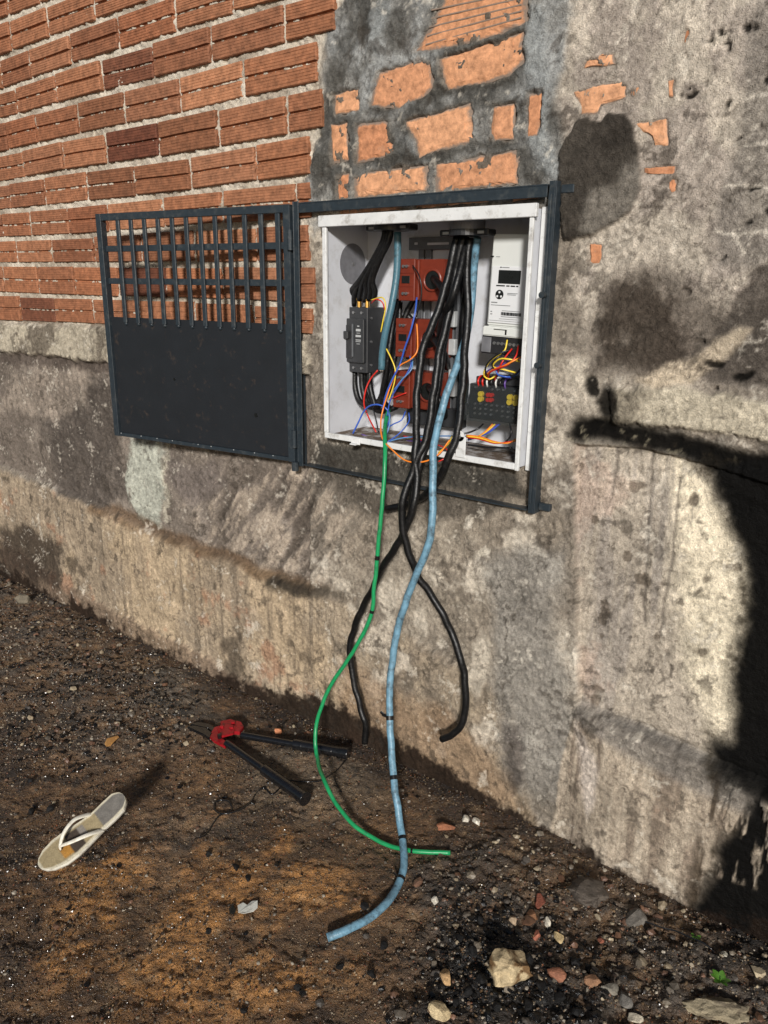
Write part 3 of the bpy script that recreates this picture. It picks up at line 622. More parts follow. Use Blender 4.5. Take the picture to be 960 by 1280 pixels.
# ---- solid bricks exposed in the pillar and the render
def slab_from_poly(pg, yf, yb, grow=1.10, jit=.0010):
    P = np.array([WP(a, b, yf) for a, b in pg]); c = P.mean(0); P = c+(P-c)*grow; P[:, 1] = yf
    R = []
    for i in range(len(P)):
        a, b = P[i], P[(i+1) % len(P)]; n = max(1, int(np.linalg.norm(b-a)/.014))
        for k in range(n): R.append(a+(b-a)*k/n+np.array([nr.normal()*jit, nr.normal()*.0006, nr.normal()*jit]))
    bm = bmesh.new(); lay = bm.verts.layers.float.new('Core'); R = np.array(R); c = R.mean(0)
    inner = [bm.verts.new(tuple(c+(q-c)*.72+np.array([0, -.0015+nr.normal()*.0006, 0]))) for q in R]
    for v in inner: v[lay] = 1.0
    fr = [bm.verts.new(tuple(q+np.array([0, .002, 0]))) for q in R]; bk_ = [bm.verts.new((q[0], yb, q[2])) for q in R]
    n = len(R)
    bm.faces.new(inner)
    for i in range(n):
        j = (i+1) % n
        bm.faces.new((fr[i], fr[j], inner[j], inner[i])); bm.faces.new((bk_[i], bk_[j], fr[j], fr[i]))
    bm.faces.new(bk_[::-1]); bmesh.ops.recalc_face_normals(bm, faces=bm.faces)
    return bm
for k, pg in enumerate(SB):
    o = from_bm('brick', slab_from_poly(pg, -.001 if k < 12 else .0028, .05), M['solid_brick'], wall)
# the ribbed broken hollow brick at the very top carries ribs
for dy in (0, 9, 18, 27, 36):
    a = WP(532+dy*.2, 56-dy*1.2, -.002); b = WP(652, 22-dy*.9, -.002)
    bm = bmesh.new(); d = b-a; L = np.linalg.norm(d); obox(bm, (a+b)/2, (L/2, .0015, .002), d/L, Y_, np.cross(d/L, Y_), .0008); from_bm('rib', bm, M['solid_brick'], wall)

# =================================================================== THE GROUND
ax_ = axis([(-7, -3, .08), (-3, -.6, .011), (-.6, 1.75, .0062), (1.75, 6, .07)])
ay_ = axis([(-6, -2.0, .07), (-2.0, .1, .0065)])
AX, AY = np.meshgrid(ax_, ay_); X = AX.ravel(); Y = AY.ravel()
PG = np.stack([X, Y, np.zeros_like(X)], 1); dd = PG-CAM; zz = dd@fw; ok = zz > .3; zz = np.where(ok, zz, .3)
gpx = np.where(ok, 480+FPX*(dd@rt)/zz, 5000); gpy = np.where(ok, 640-FPX*(dd@up)/zz, 5000)
g1 = fbm(X, Y, .3, 21, 6, .6); g2 = fbm(X, Y, .06, 23, 5, .65); g3 = fbm(X, Y, .022, 25, 3, .7); g4 = fbm(X, Y, .15, 27, 5, .6)
hx = gpx+g4*30; hy = gpy+g1*25
def gh_region(px_, py_):
    return (pmask([(520, 1090), (700, 1060), (860, 1130), (960, 1180), (1400, 1300), (1400, 1700), (480, 1700), (500, 1250)], px_, py_, 40))
g5 = fbm(X, Y, .035, 29, 3, .8)
gz0 = g1*.008+g4*.006+g2*.006+g3*.0032+g5*.003
rough_r = gh_region(hx, hy); rough_l = pmask([(-900, 400), (0, 715), (120, 780), (230, 850), (250, 930), (120, 950), (0, 900), (-900, 900)], hx, hy, 35)
gz0 += rough_r*(.012+g2*.006+g3*.003)+rough_l*(.008+g2*.005+g3*.002)
gut = sstep(.16, .02, -Y+g4*.03)*(1-rough_r)*(1-rough_l)   # washed channel along the wall
gz0 = gz0*(1-gut*.6)-gut*.006
c = np.tile(s(96, 72, 48), (len(X), 1)); wetg = np.full(len(X), .6)
c = mixc(c, s(62, 48, 36), sstep(-.2, .5, g1+g2*.4)*.8)
c = mixc(c, s(140, 98, 52), pmask([(60, 1080), (300, 1000), (460, 1040), (480, 1160), (400, 1300), (100, 1300)], hx, hy, 60)*sstep(-.4, .3, g4)*.75)
c = mixc(c, s(104, 92, 76), pmask([(300, 930), (420, 950), (480, 980), (430, 1030), (300, 1020)], hx, hy, 22)*.6)
c = mixc(c, s(96, 84, 70), pmask([(170, 1020), (260, 990), (300, 1040), (200, 1100)], hx, hy, 20)*.45)
c = mixc(c, s(84, 78, 70), np.clip(rough_l+rough_r, 0, 1)*sstep(-.4, .4, g2)*.6)
c = mixc(c, s(90, 84, 74), pmask([(180, 830), (240, 850), (270, 900), (190, 890)], hx, hy, 15)*.6)
c = mixc(c, s(56, 40, 27), gut*.85)
c = mixc(c, s(34, 28, 22), sstep(.3, .8, g2+g3*.5)*.6)
c = mixc(c, s(112, 94, 70), sstep(.45, .9, -g2+g3*.6)*.45)
dkr = pmask([(870, 1100), (1000, 1130), (1000, 1240), (900, 1190)], hx, hy, 18); c = mixc(c, s(30, 22, 14), dkr*.8)
blk = pmask([(560, 1120), (720, 1180), (740, 1230), (700, 1290), (560, 1290), (520, 1200)], hx, hy, 35); c = mixc(c, s(15, 14, 13), blk*.9)
wetg = wetg-.35*rough_l+.25*pmask([(-300, 1000), (200, 1060), (250, 1400), (-300, 1400)], hx, hy, 60)+gut*.3
nxg, nyg = len(ax_), len(ay_); ig = np.arange(nxg*nyg).reshape(nyg, nxg)
QG = np.stack([ig[:-1, :-1], ig[:-1, 1:], ig[1:, 1:], ig[1:, :-1]], -1).reshape(-1, 4)
lc = c@np.array([.3, .59, .11]); c = c*(np.clip(lc/.055, .1, 2.6)**.45)[:, None]*1.55*(1+.3*g5+.25*g4)[:, None]
c = mixc(c, s(134, 94, 52), pmask([(150, 1120), (300, 1030), (440, 1060), (450, 1180), (330, 1290), (60, 1330)], hx, hy, 70)*sstep(-.1, .5, g2+g1*.5)*.4)
me = fast_mesh('ground', np.stack([X, Y, gz0], 1), QG, c, np.clip(wetg, 0, 1))
gr_o = link('ground', me, M['soil'], None, org=(0, 0, 0)); gr_o['kind'] = 'structure'
H2 = gz0.reshape(nyg, nxg)
def gheight(xx, yy):
    i = np.clip(np.searchsorted(ay_, yy), 0, nyg-1); j = np.clip(np.searchsorted(ax_, xx), 0, nxg-1); return H2[i, j]
def gpt(a, b, dz=0.0):
    p = GP(a, b, .01); hh = float(gheight(p[0], p[1])); p = GP(a, b, hh+dz); return p
# outer ground to the horizon
bm = bmesh.new(); vs = [bm.verts.new(v) for v in ((-60, -60, -.03), (60, -60, -.03), (60, .2, -.03), (-60, .2, -.03))]; bm.faces.new(vs)
me = bpy.data.meshes.new('yard'); bm.to_mesh(me); bm.free(); yo = link('yard', me, simple('yard_soil', s(80, 64, 48), .8, var=.3, scale=6, bump=.5), None, org=(0, 0, 0)); yo['kind'] = 'structure'

# ---- scattered gravel (stuff)
t_ = (1+5**.5)/2
ICO = np.array([(-1, t_, 0), (1, t_, 0), (-1, -t_, 0), (1, -t_, 0), (0, -1, t_), (0, 1, t_), (0, -1, -t_), (0, 1, -t_), (t_, 0, -1), (t_, 0, 1), (-t_, 0, -1), (-t_, 0, 1)])/math.sqrt(1+t_*t_)
ICF = np.array([(0, 11, 5), (0, 5, 1), (0, 1, 7), (0, 7, 10), (0, 10, 11), (1, 5, 9), (5, 11, 4), (11, 10, 2), (10, 7, 6), (7, 1, 8), (3, 9, 4), (3, 4, 2), (3, 2, 6), (3, 6, 8), (3, 8, 9), (4, 9, 5), (2, 4, 11), (6, 2, 10), (8, 6, 7), (9, 8, 1)])
def scatter(name, n, dens, size, palette, label, sink=.25, flat=.65, smooth=False, wetv=.5, mat='gravel'):
    xs = nr.uniform(-2.9, 1.75, n*6); ys = nr.uniform(-1.9, -.005, n*6)
    P = np.stack([xs, ys, np.zeros_like(xs)], 1); d = P-CAM; q = d@fw
    a = 480+FPX*(d@rt)/q; b = 640-FPX*(d@up)/q
    g = fbm(xs, ys, .15, 31, 4, .6)
    k = (a > -120) & (a < 1080) & (b < 1400) & (nr.random(len(xs)) < dens(a+g*30, b+g*25, g)); xs, ys = xs[k][:n], ys[k][:n]; m = len(xs)
    sz = size(nr.random(m), m)
    S = sz[:, None]*nr.uniform(.6, 1.25, (m, 3))*np.array([1, 1, flat])
    base = ICO[None]*nr.uniform(.72, 1.2, (m, 12, 1))*S[:, None, :]
    an = nr.uniform(0, 6.28, m); ca, sa = np.cos(an), np.sin(an); tl = nr.normal(0, .35, m)
    yy = base[..., 1]*np.cos(tl)[:, None]-base[..., 2]*np.sin(tl)[:, None]; z3 = base[..., 1]*np.sin(tl)[:, None]+base[..., 2]*np.cos(tl)[:, None]
    xr = base[..., 0]*ca[:, None]-yy*sa[:, None]; yr = base[..., 0]*sa[:, None]+yy*ca[:, None]
    hz_ = gheight(xs, ys)+sz*flat*(.5-sink)
    V = np.stack([xr+xs[:, None], yr+ys[:, None], z3+hz_[:, None]], -1).reshape(-1, 3)
    Fc = (ICF[None]+12*np.arange(m)[:, None, None]).reshape(-1, 3)
    pal = np.array([s(*p) for p in palette]); cc = pal[nr.integers(0, len(pal), m)]*nr.uniform(.7, 1.2, (m, 1))
    me = fast_mesh(name, V, Fc, np.repeat(cc, 12, 0), np.full(len(V), wetv), smooth)
    o = link(name, me, M[mat], None, org=(0, 0, 0)); tagp(o, label, name.replace('_', ' '), None, 'stuff'); return o
RR = lambda a, b: np.clip(pmask([(540, 1075), (700, 1050), (860, 1130), (960, 1180), (1100, 1250), (1100, 1500), (450, 1500), (500, 1250)], a, b, 40), 0, 1)
LL = lambda a, b: pmask([(-200, 640), (0, 715), (120, 780), (235, 850), (260, 930), (120, 960), (-200, 920)], a, b, 35)
DL = lambda a, b: np.clip(RR(a, b)*.9+LL(a, b)*.9+.20, 0, 1)
scatter('pebbles', 11000, lambda a, b, g: DL(a, b)*.8, lambda u, m: .0022+.0045*u**3, [(92, 84, 74), (110, 100, 88), (80, 66, 52), (130, 118, 100), (68, 60, 52), (98, 76, 60), (160, 150, 134)], 'small mixed grey and brown pebbles strewn over the dirt')
scatter('grit', 42000, lambda a, b, g: np.full(a.shape, .9), lambda u, m: .0012+.0016*u**2, [(92, 74, 54), (110, 92, 70), (60, 46, 36), (130, 108, 80), (46, 38, 30), (120, 74, 50), (150, 132, 108)], 'fine damp grit covering the brown dirt', flat=.8, wetv=.85)
M['wet_glint'] = vcol_mat('wet_grit_surface', .27, b1=(300, .0005, .3), b2=(700, .0004, .2), spec=1.0, varn=.3)
scatter('wet_grit', 15000, lambda a, b, g: np.clip(.10+.75*pmask([(-300, 980), (60, 960), (200, 1080), (300, 1200), (330, 1500), (-300, 1500)], a, b, 70)+.55*LL(a, b)+.35*RR(a, b)+.3*pmask([(120, 960), (420, 930), (520, 1080), (300, 1100)], a, b, 40), 0, 1)*(.4+.6*(g > 0)), lambda u, m: .0018+.0034*u**3, [(92, 72, 50), (70, 56, 42), (110, 88, 62), (56, 44, 34)], 'wet glistening grit scattered in the damp parts of the dirt', flat=.8, smooth=False, wetv=0, mat='wet_glint')
scatter('stones', 900, lambda a, b, g: np.clip(RR(a, b)*.9+LL(a, b)*.35+.03, 0, 1), lambda u, m: .006+.010*u**3, [(118, 108, 94), (96, 88, 78), (140, 126, 104), (104, 76, 58), (82, 76, 70), (160, 146, 122), (112, 84, 68)], 'loose grey, tan and reddish stones in the rubble by the wall foot', sink=.15)
scatter('black_chips', 6500, lambda a, b, g: np.clip(pmask([(570, 1130), (720, 1165), (750, 1230), (720, 1300), (520, 1300), (540, 1200)], a, b, 30)*1.0+LL(a, b)*.42*(g > -.2)+pmask([(330, 790), (400, 800), (420, 840), (240, 830)], a, b, 10)*0+.035*(g > .1), 0, 1), lambda u, m: .004+.007*u**2, [(14, 14, 14), (20, 18, 16), (10, 10, 12)], 'shiny black asphalt chips scattered on the dirt', flat=.6, wetv=1.0)

# ---- single stones and shards one can pick out
def rock(name, a, b, wpx, hpx, colr, label, cat='stone', seed=0, flat=.7, spots=None, sub=3, group=None, sharp=.25):
    p = gpt(a, b); dist = np.linalg.norm(p-CAM); sx = wpx/FPX*dist/2; sy = hpx/FPX*dist/2*1.25
    bm = bmesh.new(); bmesh.ops.create_icosphere(bm, subdivisions=sub, radius=1); R = random.Random(seed)
    pl_ = [(Vector((R.gauss(0, 1), R.gauss(0, 1), R.gauss(0, .8))).normalized(), R.uniform(.42, .8)) for _ in range(12)]
    for v in bm.verts:
        for n_, d_ in pl_:
            q = v.co.dot(n_)
            if q > d_: v.co -= n_*(q-d_)*1.0
    co = np.array([v.co for v in bm.verts])
    nn = fbm(co[:, 0]*1.3+seed, co[:, 1]*1.3+co[:, 2], .8, seed % 8, 4, .6)*sharp*.35
    co = co*(1+nn)[:, None]
    cc = np.tile(s(*colr), (len(co), 1)); n2 = fbm(co[:, 0]+seed*3.1, co[:, 1]+co[:, 2]*.7, .5, 3, 4)
    cc = cc*(1+n2*.25)[:, None]
    if spots: cc = mixc(cc, s(*spots), sstep(.15, .4, n2))
    fc = np.array([[v.index for v in f.verts] for f in bm.faces]); bm.free()
    t = math.atan2(rt[1], rt[0])+R.uniform(-.25, .25); sz_ = min(sx, sy)*flat
    L = co*np.array([sx, sy, sz_]); V_ = np.stack([L[:, 0]*math.cos(t)-L[:, 1]*math.sin(t), L[:, 0]*math.sin(t)+L[:, 1]*math.cos(t), L[:, 2]], 1)+p+np.array([0, 0, sz_*.45])
    me = fast_mesh(name, V_, fc, cc, np.full(len(V_), .15), False)
    o = link(name, me, M['stone'], None); return tagp(o, label, cat, group)
rock('pale_rock', 640, 1215, 50, 56, (190, 170, 134), 'large pale yellowish rock lying among the shiny black chips', 'rock', 1, .75, (110, 84, 54), 4, sharp=.6)
rock('brick_shard', 697, 1221, 26, 16, (138, 92, 70), 'orange brick shard right beside the large pale rock', 'brick shard', 2)
rock('brick_shard', 742, 1230, 20, 18, (140, 104, 78), 'dull tan-orange brick shard at the right rim of the black chips', 'brick shard', 3)
rock('grey_stone', 792, 1153, 28, 26, (112, 106, 98), 'flat grey stone in the rubble just below the pale plinth', 'stone', 4)
rock('brick_shard', 676, 1129, 17, 17, (140, 82, 64), 'small reddish brick shard above the black chips, nearest the wall', 'brick shard', 5)
rock('brown_stone', 665, 1149, 19, 18, (120, 84, 58), 'brown stone between the reddish shard and the white pebble', 'stone', 6)
rock('white_pebble', 684, 1155, 10, 16, (205, 196, 178), 'upright white pebble among stones above the black chips', 'pebble', 7, 1.0)
rock('cream_pebble', 698, 1174, 13, 15, (196, 172, 128), 'round cream pebble above the large pale rock, to its right', 'pebble', 8, .9)
rock('red_pebble', 671, 1170, 11, 13, (150, 92, 72), 'dull red pebble left of the round cream pebble', 'pebble', 9)
rock('tan_stone', 557, 1222, 16, 20, (180, 146, 104), 'single tan stone on dark dirt left of the black chips', 'stone', 10)
rock('tan_stone', 640, 1152, 14, 13, (168, 146, 120), 'small tan stone at the upper tip of the black chips', 'stone', 11)
rock('brick_shard', 555, 1036, 32, 13, (142, 92, 66), 'long thin orange brick shard near the tip of the green cable', 'brick shard', 12, .6)
rock('plaster_crumb', 582, 1026, 14, 10, (200, 192, 176), 'white plaster crumb just right of the long orange shard', 'crumb', 13)
rock('plaster_crumb', 596, 1029, 11, 12, (214, 206, 190), 'brightest white plaster crumb, close to the foot of the wall', 'crumb', 14)
rock('white_pebble', 545, 1128, 11, 11, (214, 206, 190), 'lone white pebble on dirt right of the blue cable bend', 'pebble', 15, .9)
rock('grey_stone', 762, 1240, 21, 17, (132, 126, 114), 'light grey angular stone right of the tan-orange shard', 'stone', 16)
rock('grey_stone', 781, 1252, 17, 16, (104, 100, 94), 'darker grey stone touching the black chips at the bottom right', 'stone', 17)
rock('tan_stone', 947, 1219, 16, 18, (178, 162, 134), 'tan stone at the right edge beside the green sprout', 'stone', 18)
rock('cement_lump', 900, 1268, 76, 34, (150, 138, 114), 'broad crumbly pale cement lump at the bottom right corner', 'cement lump', 19, .5, (104, 94, 78), 4, sharp=.9)
rock('pale_rock', 551, 1268, 30, 24, (196, 176, 138), 'pale cream rock at the bottom edge under the black chips', 'rock', 20)
rock('pale_rock', 792, 1274, 18, 12, (188, 178, 158), 'flat whitish chip of rock at the bottom edge, lower right', 'rock', 21)
rock('dirt_clod', 735, 1118, 42, 44, (84, 76, 68), 'large dark clod of dirt lying against the foot of the plinth', 'clod', 22, .6, None, 4, sharp=.7)
rock('dirt_clod', 28, 752, 26, 16, (104, 96, 82), 'greyish clod near the wall foot at the far left', 'clod', 23, .7)
rock('brick_crumb', 347, 917, 13, 9, (190, 124, 86), 'tiny orange brick crumb behind the upper bolt cutter handle', 'crumb', 24, .8)
rock('brick_crumb', 751, 1176, 9, 10, (140, 84, 64), 'tiny red brick crumb below the flat grey stone', 'crumb', 25)
rock('grey_stone', 905, 1196, 10, 9, (170, 164, 148), 'small light stone between the two green sprouts', 'pebble', 26)
BP = [(600, 1152, 12), (612, 1170, 15), (590, 1190, 14), (620, 1195, 11), (575, 1175, 12), (660, 1200, 14), (675, 1235, 16), (600, 1225, 15), (585, 1240, 13), (700, 1250, 14), (660, 1258, 15), (620, 1262, 13), (718, 1205, 12), (735, 1212, 10), (570, 1255, 13), (720, 1268, 12), (455, 1135, 11), (430, 1162, 10), (260, 1165, 9), (295, 1085, 12), (310, 1100, 10), (260, 1070, 10), (64, 1013, 10), (38, 978, 8), (40, 1015, 9), (480, 1185, 12), (372, 1237, 10), (465, 1220, 12), (425, 1210, 12), (306, 1265, 10)]
for k, (a, b, wd) in enumerate(BP):
    rock('asphalt_chunk', a, b, wd, wd*.8, (16, 15, 15), 'shiny black chunk of broken asphalt lying on the dirt', 'asphalt chunk', 100+k, .8, sub=2, group='black asphalt chunks on the dirt')

# ---- leaf, card, sprouts, twig
def flat_poly(name, pts, mat, label, cat, th=.0015, lift=.006, bend=.3):
    P = [gpt(a, b, lift) for a, b in pts]; c0 = np.mean(P, axis=0); bm = bmesh.new()
    zm = max(q[2] for q in P)
    R = [np.array([q[0], q[1], zm+bend*.02*math.sin(i*1.9)]) for i, q in enumerate(P)]
    a = [bm.verts.new(tuple(q)) for q in R]; b = [bm.verts.new(tuple(q-np.array([0, 0, th]))) for q in R]; n = len(a)
    bm.faces.new(a); bm.faces.new(b[::-1])
    for i in range(n): bm.faces.new((a[i], b[i], b[(i+1) % n], a[(i+1) % n]))
    bmesh.ops.recalc_face_normals(bm, faces=bm.faces); return tagp(from_bm(name, bm, mat), label, cat)
flat_poly('dry_leaf', [(131, 932), (134, 926), (140, 921), (147, 920), (149, 924), (143, 928), (138, 934), (133, 936)], M['dry_leaf'], 'small curled tan leaf on dark gravel at the left', 'leaf', bend=.25)
cdp = [(297, 1132), (304, 1130), (309, 1133), (315, 1129), (322, 1127), (322, 1135), (317, 1140), (305, 1142), (298, 1142)]
crd = flat_poly('plastic_scrap', cdp, M['card'], 'torn white plastic scrap lying on the brown dirt', 'scrap', bend=.08, lift=.008)
flat_poly('rusty_tag', [(286, 1136), (291, 1133), (295, 1138), (292, 1143), (287, 1142)], M['black_print'], 'small dark washer-like scrap left of the white scrap', 'scrap', bend=.2)
def sprout(a, b, n, sz, label, seed):
    R = random.Random(seed); p = gpt(a, b); e = empty('sprout', p, label, 'sprout')
    for k in range(n):
        an = k*2.4+R.uniform(-.4, .4); d = np.array([math.cos(an), math.sin(an), .7+R.random()*.5]); d /= np.linalg.norm(d); L = sz*R.uniform(.7, 1.1)
        sd = np.cross(d, Z_); sd /= np.linalg.norm(sd); w_ = L*.22; q0 = p+np.array([0, 0, .004])
        bm = bmesh.new(); rows = []
        for t, ww in ((0, .15), (.3, .8), (.55, 1), (.8, .7), (1, .05)):
            c_ = q0+d*L*t+np.array([0, 0, -L*.35*t*t]); rows.append([bm.verts.new(tuple(c_+sd*w_*ww)), bm.verts.new(tuple(c_-np.array([0, 0, .15*w_]))), bm.verts.new(tuple(c_-sd*w_*ww))])
        for r1, r2 in zip(rows[:-1], rows[1:]):
            bm.faces.new((r1[0], r1[1], r2[1], r2[0])); bm.faces.new((r1[1], r1[2], r2[2], r2[1]))
        from_bm('leaf', bm, M['leaf'], e, smooth=True)
    tube('stem', [p-np.array([0, 0, .004]), p+np.array([0, 0, .008]), p+np.array([.002, 0, .014])], .0012, M['leaf'], parent=e, n=6, step=.004, raw=True)
sprout(868, 1176, 4, .028, 'tiny upright green sprout below the black corner', 3)
sprout(900, 1228, 7, .032, 'larger green sprout above the crumbly cement lump', 5)
tube('twig', [('g', 800, 1150, .02), ('g', 850, 1166, .028), ('g', 880, 1180, .03), ('g', 893, 1190, .022)], .0022, M['tool_black'], 'thin dark twig on the gravel under the plinth end', 'twig', n=6, wob=.004)

# =================================================================== THE GUARD FRAME WITH ITS DOOR
cage = empty('guard_frame', (.45, 0, .992), 'dark painted steel guard frame with barred door swung open to the left', 'guard frame')
FZ0, FZ1, FW = .992, 1.8267, .9
def angle_bar(name, x0, x1, z0, z1, side):
    """angle iron: a flange standing off the wall and a flange facing it"""
    bm = bmesh.new(); t = .004
    if side == 't': abox(bm, x0, x1, -.030, .012, z1-t, z1, .0008); abox(bm, x0, x1, -.030, -.030+t, z0, z1-t-.0002, .0008)
    if side == 'b': abox(bm, x0, x1, -.030, .012, z0, z0+t, .0008); abox(bm, x0, x1, .006, .006+t, z0+t+.0002, z1, .0008)
    if side == 'r': abox(bm, x1-t, x1, -.032, .012, z0, z1, .0008); abox(bm, x0, x1-t-.0002, -.032, -.032+t, z0, z1, .0008); abox(bm, x0+.003, x0+.011, -.040, -.0325, z0+.03, z1-.03, .001)
    if side == 'l': abox(bm, x0, x0+t, -.032, .012, z0, z1, .0008); abox(bm, x0+t+.0002, x1, -.032, -.032+t, z0, z1, .0008)
    return from_bm(name, bm, M['dark_paint'], cage)
angle_bar('top_bar', .026, FW-.026, FZ1-.030, FZ1, 't')
angle_bar('bottom_bar', .026, FW-.026, FZ0, FZ0+.026, 'b')
angle_bar('side_bar', FW-.020, FW, FZ0-.004, FZ1+.006, 'r')
angle_bar('side_bar', .0, .0255, FZ0-.004, FZ1+.004, 'l')
for (a, b) in (((FW+.001), FZ1-.022), ((FW+.001), FZ0+.004)):
    box('wall_lug', M['dark_paint'], cage, a, a+.034, -.012, .010, b, b+.020, .002)
for zc in (1.565, 1.39): disc('latch_stud', M['dark_paint'], cage, (FW-.012, -.034, zc), (FW-.012, -.052, zc), .008, 12)
# door
dv = np.array([-math.cos(TH), -math.sin(TH), 0]); dn = np.array([-math.sin(TH), math.cos(TH), 0]); D0 = np.array([-.004, -.030, 0])
def du(a, b):
    p = DP(a, b, -.028); return float((p-D0)@dv), p[2]
def dbar(name, u0, u1, z0, z1, n0, n1, parent, bev=.001, mat='dark_paint'):
    bm = bmesh.new(); c_ = D0+dv*(u0+u1)/2+dn*(n0+n1)/2+Z_*(z0+z1)/2
    obox(bm, c_, (abs(u1-u0)/2, abs(n1-n0)/2, abs(z1-z0)/2), dv, dn, Z_, bev); return from_bm(name, bm, M[mat], parent)
door = dbar('door', .862, .888, FZ0+.008, FZ1-.004, -.014, .012, cage); 
UL, UR = .862, .026
dbar('frame_bar', .0, .026, FZ0+.008, FZ1-.004, -.014, .012, door)
dbar('frame_bar', UR+.0004, UL-.0004, FZ1-.028, FZ1-.004, -.012, .010, door)
dbar('frame_bar', UR+.0004, UL-.0004, FZ0+.008, FZ0+.022, -.010, .010, door)
zsl = 1.4575
dbar('sheet', UR+.0006, UL-.0006, FZ0+.0224, zsl, -.003, .0, door, .0006, 'sheet_paint')
topy = [148.7, 164.9, 181.7, 198.8, 216.6, 234.3, 252, 270.5, 288.6, 307.6, 328, 349]
zz1, zz2 = du(245, 309)[1], du(245, 352.5)[1]
print('door z', zz1, zz2, du(245, 395)[1])
for q, zc in enumerate((zz1, zz2)): dbar('cross_bar', UR+.0004, UL-.0004, zc-.0105, zc+.0105, -.001, .009, door)
for k, a in enumerate(topy):
    uc = du(a, 266)[0]; dbar('bar', uc-.009, uc+.009, zsl-.020, FZ1-.0285, -.0125, -.0035, door, .002)
    bm = bmesh.new(); c_ = D0+dv*(uc+.001)-dn*.004+Z_*(zsl-.022); bmesh.ops.create_uvsphere(bm, u_segments=8, v_segments=5, radius=.008, matrix=Matrix.Translation(Vector(tuple(c_)))); from_bm('weld', bm, M['dark_paint'], door, smooth=True)
for a, b in ((218, 474), (320, 519)):
    p = DP(a, b, -.033); disc('bolt_hole', M['black_print'], door, p+dn*.0005, p-dn*.0012, .005 if a < 300 else .008, 8)
for k in range(9):
    p = D0+dv*(.08+k*.095+rnd.uniform(-.02, .02))+Z_*(FZ0+.020)-dn*.0105; bm = bmesh.new(); bmesh.ops.create_icosphere(bm, subdivisions=1, radius=.0022, matrix=Matrix.Translation(Vector(tuple(p)))); from_bm('water_drop', bm, M['white_drop'] if 'white_drop' in M else M['light_print'], door, True)
for zc in (FZ0+.09, FZ1-.11):
    disc('hinge', M['dark_paint'], cage, (.0, -.045, zc-.03), (.0, -.045, zc+.03), .0085, 14)
disc('hinge', M['dark_paint'], cage, (.004, -.047, FZ0-.018), (.004, -.047, FZ0+.012), .012, 14)

# =================================================================== THE METER BOX
mbx = empty('meter_box', ((BX0+BX1)/2, 0, BZ0), 'open white steel meter box full of wiring set in the wall', 'meter box')
t = .004
box('back_panel', M['box_paint'], mbx, BX0+t, BX1-t, BB, BB+t, BZ0+t, BZ1-t)
box('side_panel', M['box_paint'], mbx, BX0, BX0+t-.0003, BF+.002, BB+t, BZ0, BZ1)
box('side_panel', M['box_paint'], mbx, BX1-t+.0003, BX1, BF+.002, BB+t, BZ0, BZ1)
box('top_panel', M['box_paint'], mbx, BX0+t, BX1-t, BF+.002, BB-.0004, BZ1-t+.0003, BZ1)
box('bottom_panel', M['box_floor'], mbx, BX0+t, BX1-t, BF+.002, BB-.0004, BZ0, BZ0+t-.0003)
box('rim', M['box_rim'], mbx, BX0-.016, BX1+.012, BF-.012, BF+.0014, BZ1-.022, BZ1+.010, .0015)
box('rim', M['box_rim'], mbx, BX0-.004, BX0+.012, BF-.008, BF+.0016, BZ0+.0125, BZ1-.0225, .0015)
box('rim', M['box_rim'], mbx, BX1-.008, BX1+.004, BF-.008, BF+.0016, BZ0-.008, BZ1-.0225, .0015)
box('rim', M['box_rim'], mbx, BX0-.002, BX1-.0085, BF-.008, BF+.0016, BZ0-.006, BZ0+.012, .0015)
box('rim_return', M['box_rim'], mbx, BX1+.0045, BX1+.030, -.016, .004, BZ0-.012, BZ1+.004, .002)
kc = XP(441, 330, BX0+t); disc('knockout', M['knockout'], mbx, (BX0+t-.001, kc[1], kc[2]), (BX0+t+.0012, kc[1], kc[2]), .062, 32); disc('knockout_screw', M['steel'], mbx, (BX0+t+.001, kc[1], kc[2]), (BX0+t+.003, kc[1], kc[2]), .005, 10)
tb = WP(578, 566, BF); tt = WP(576, 546, BF)
bm = bmesh.new(); abox(bm, tb[0]-.016, tb[0]+.016, BF-.0115, BF-.0085, BZ0+.004, tt[2]+.004, .001); cyl(bm, (tt[0]+.003, BF-.0115, tt[2]+.004), (tt[0]+.003, BF-.0085, tt[2]+.004), .0155, 16); tab = from_bm('screw_tab', bm, M['box_rim'], mbx)
disc('screw', M['steel'], tab, (tt[0]+.003, BF-.0165, tt[2]+.002), (tt[0]+.003, BF-.0117, tt[2]+.002), .006, 10)
cl = WP(445, 549, BF-.01); bm = bmesh.new(); obox(bm, (cl[0], BF-.012, BZ0+.000), (.018, .002, .010), bev=.001); obox(bm, (cl[0], BF-.020, BZ0-.008), (.012, .008, .002), bev=.001); from_bm('clip', bm, M['box_rim'], mbx)

def pbox(name, mat, parent, l, t_, r, b, yf, yb, bev=.001, seg=1):
    cy = (t_+b)/2; cx = (l+r)/2
    x0, x1 = WP(l, cy, yf)[0], WP(r, cy, yf)[0]; z1, z0 = WP(cx, t_, yf)[2], WP(cx, b, yf)[2]
    return box(name, M[mat], parent, x0, x1, yf, yb, z0, z1, bev, seg), (x0, x1, z0, z1)
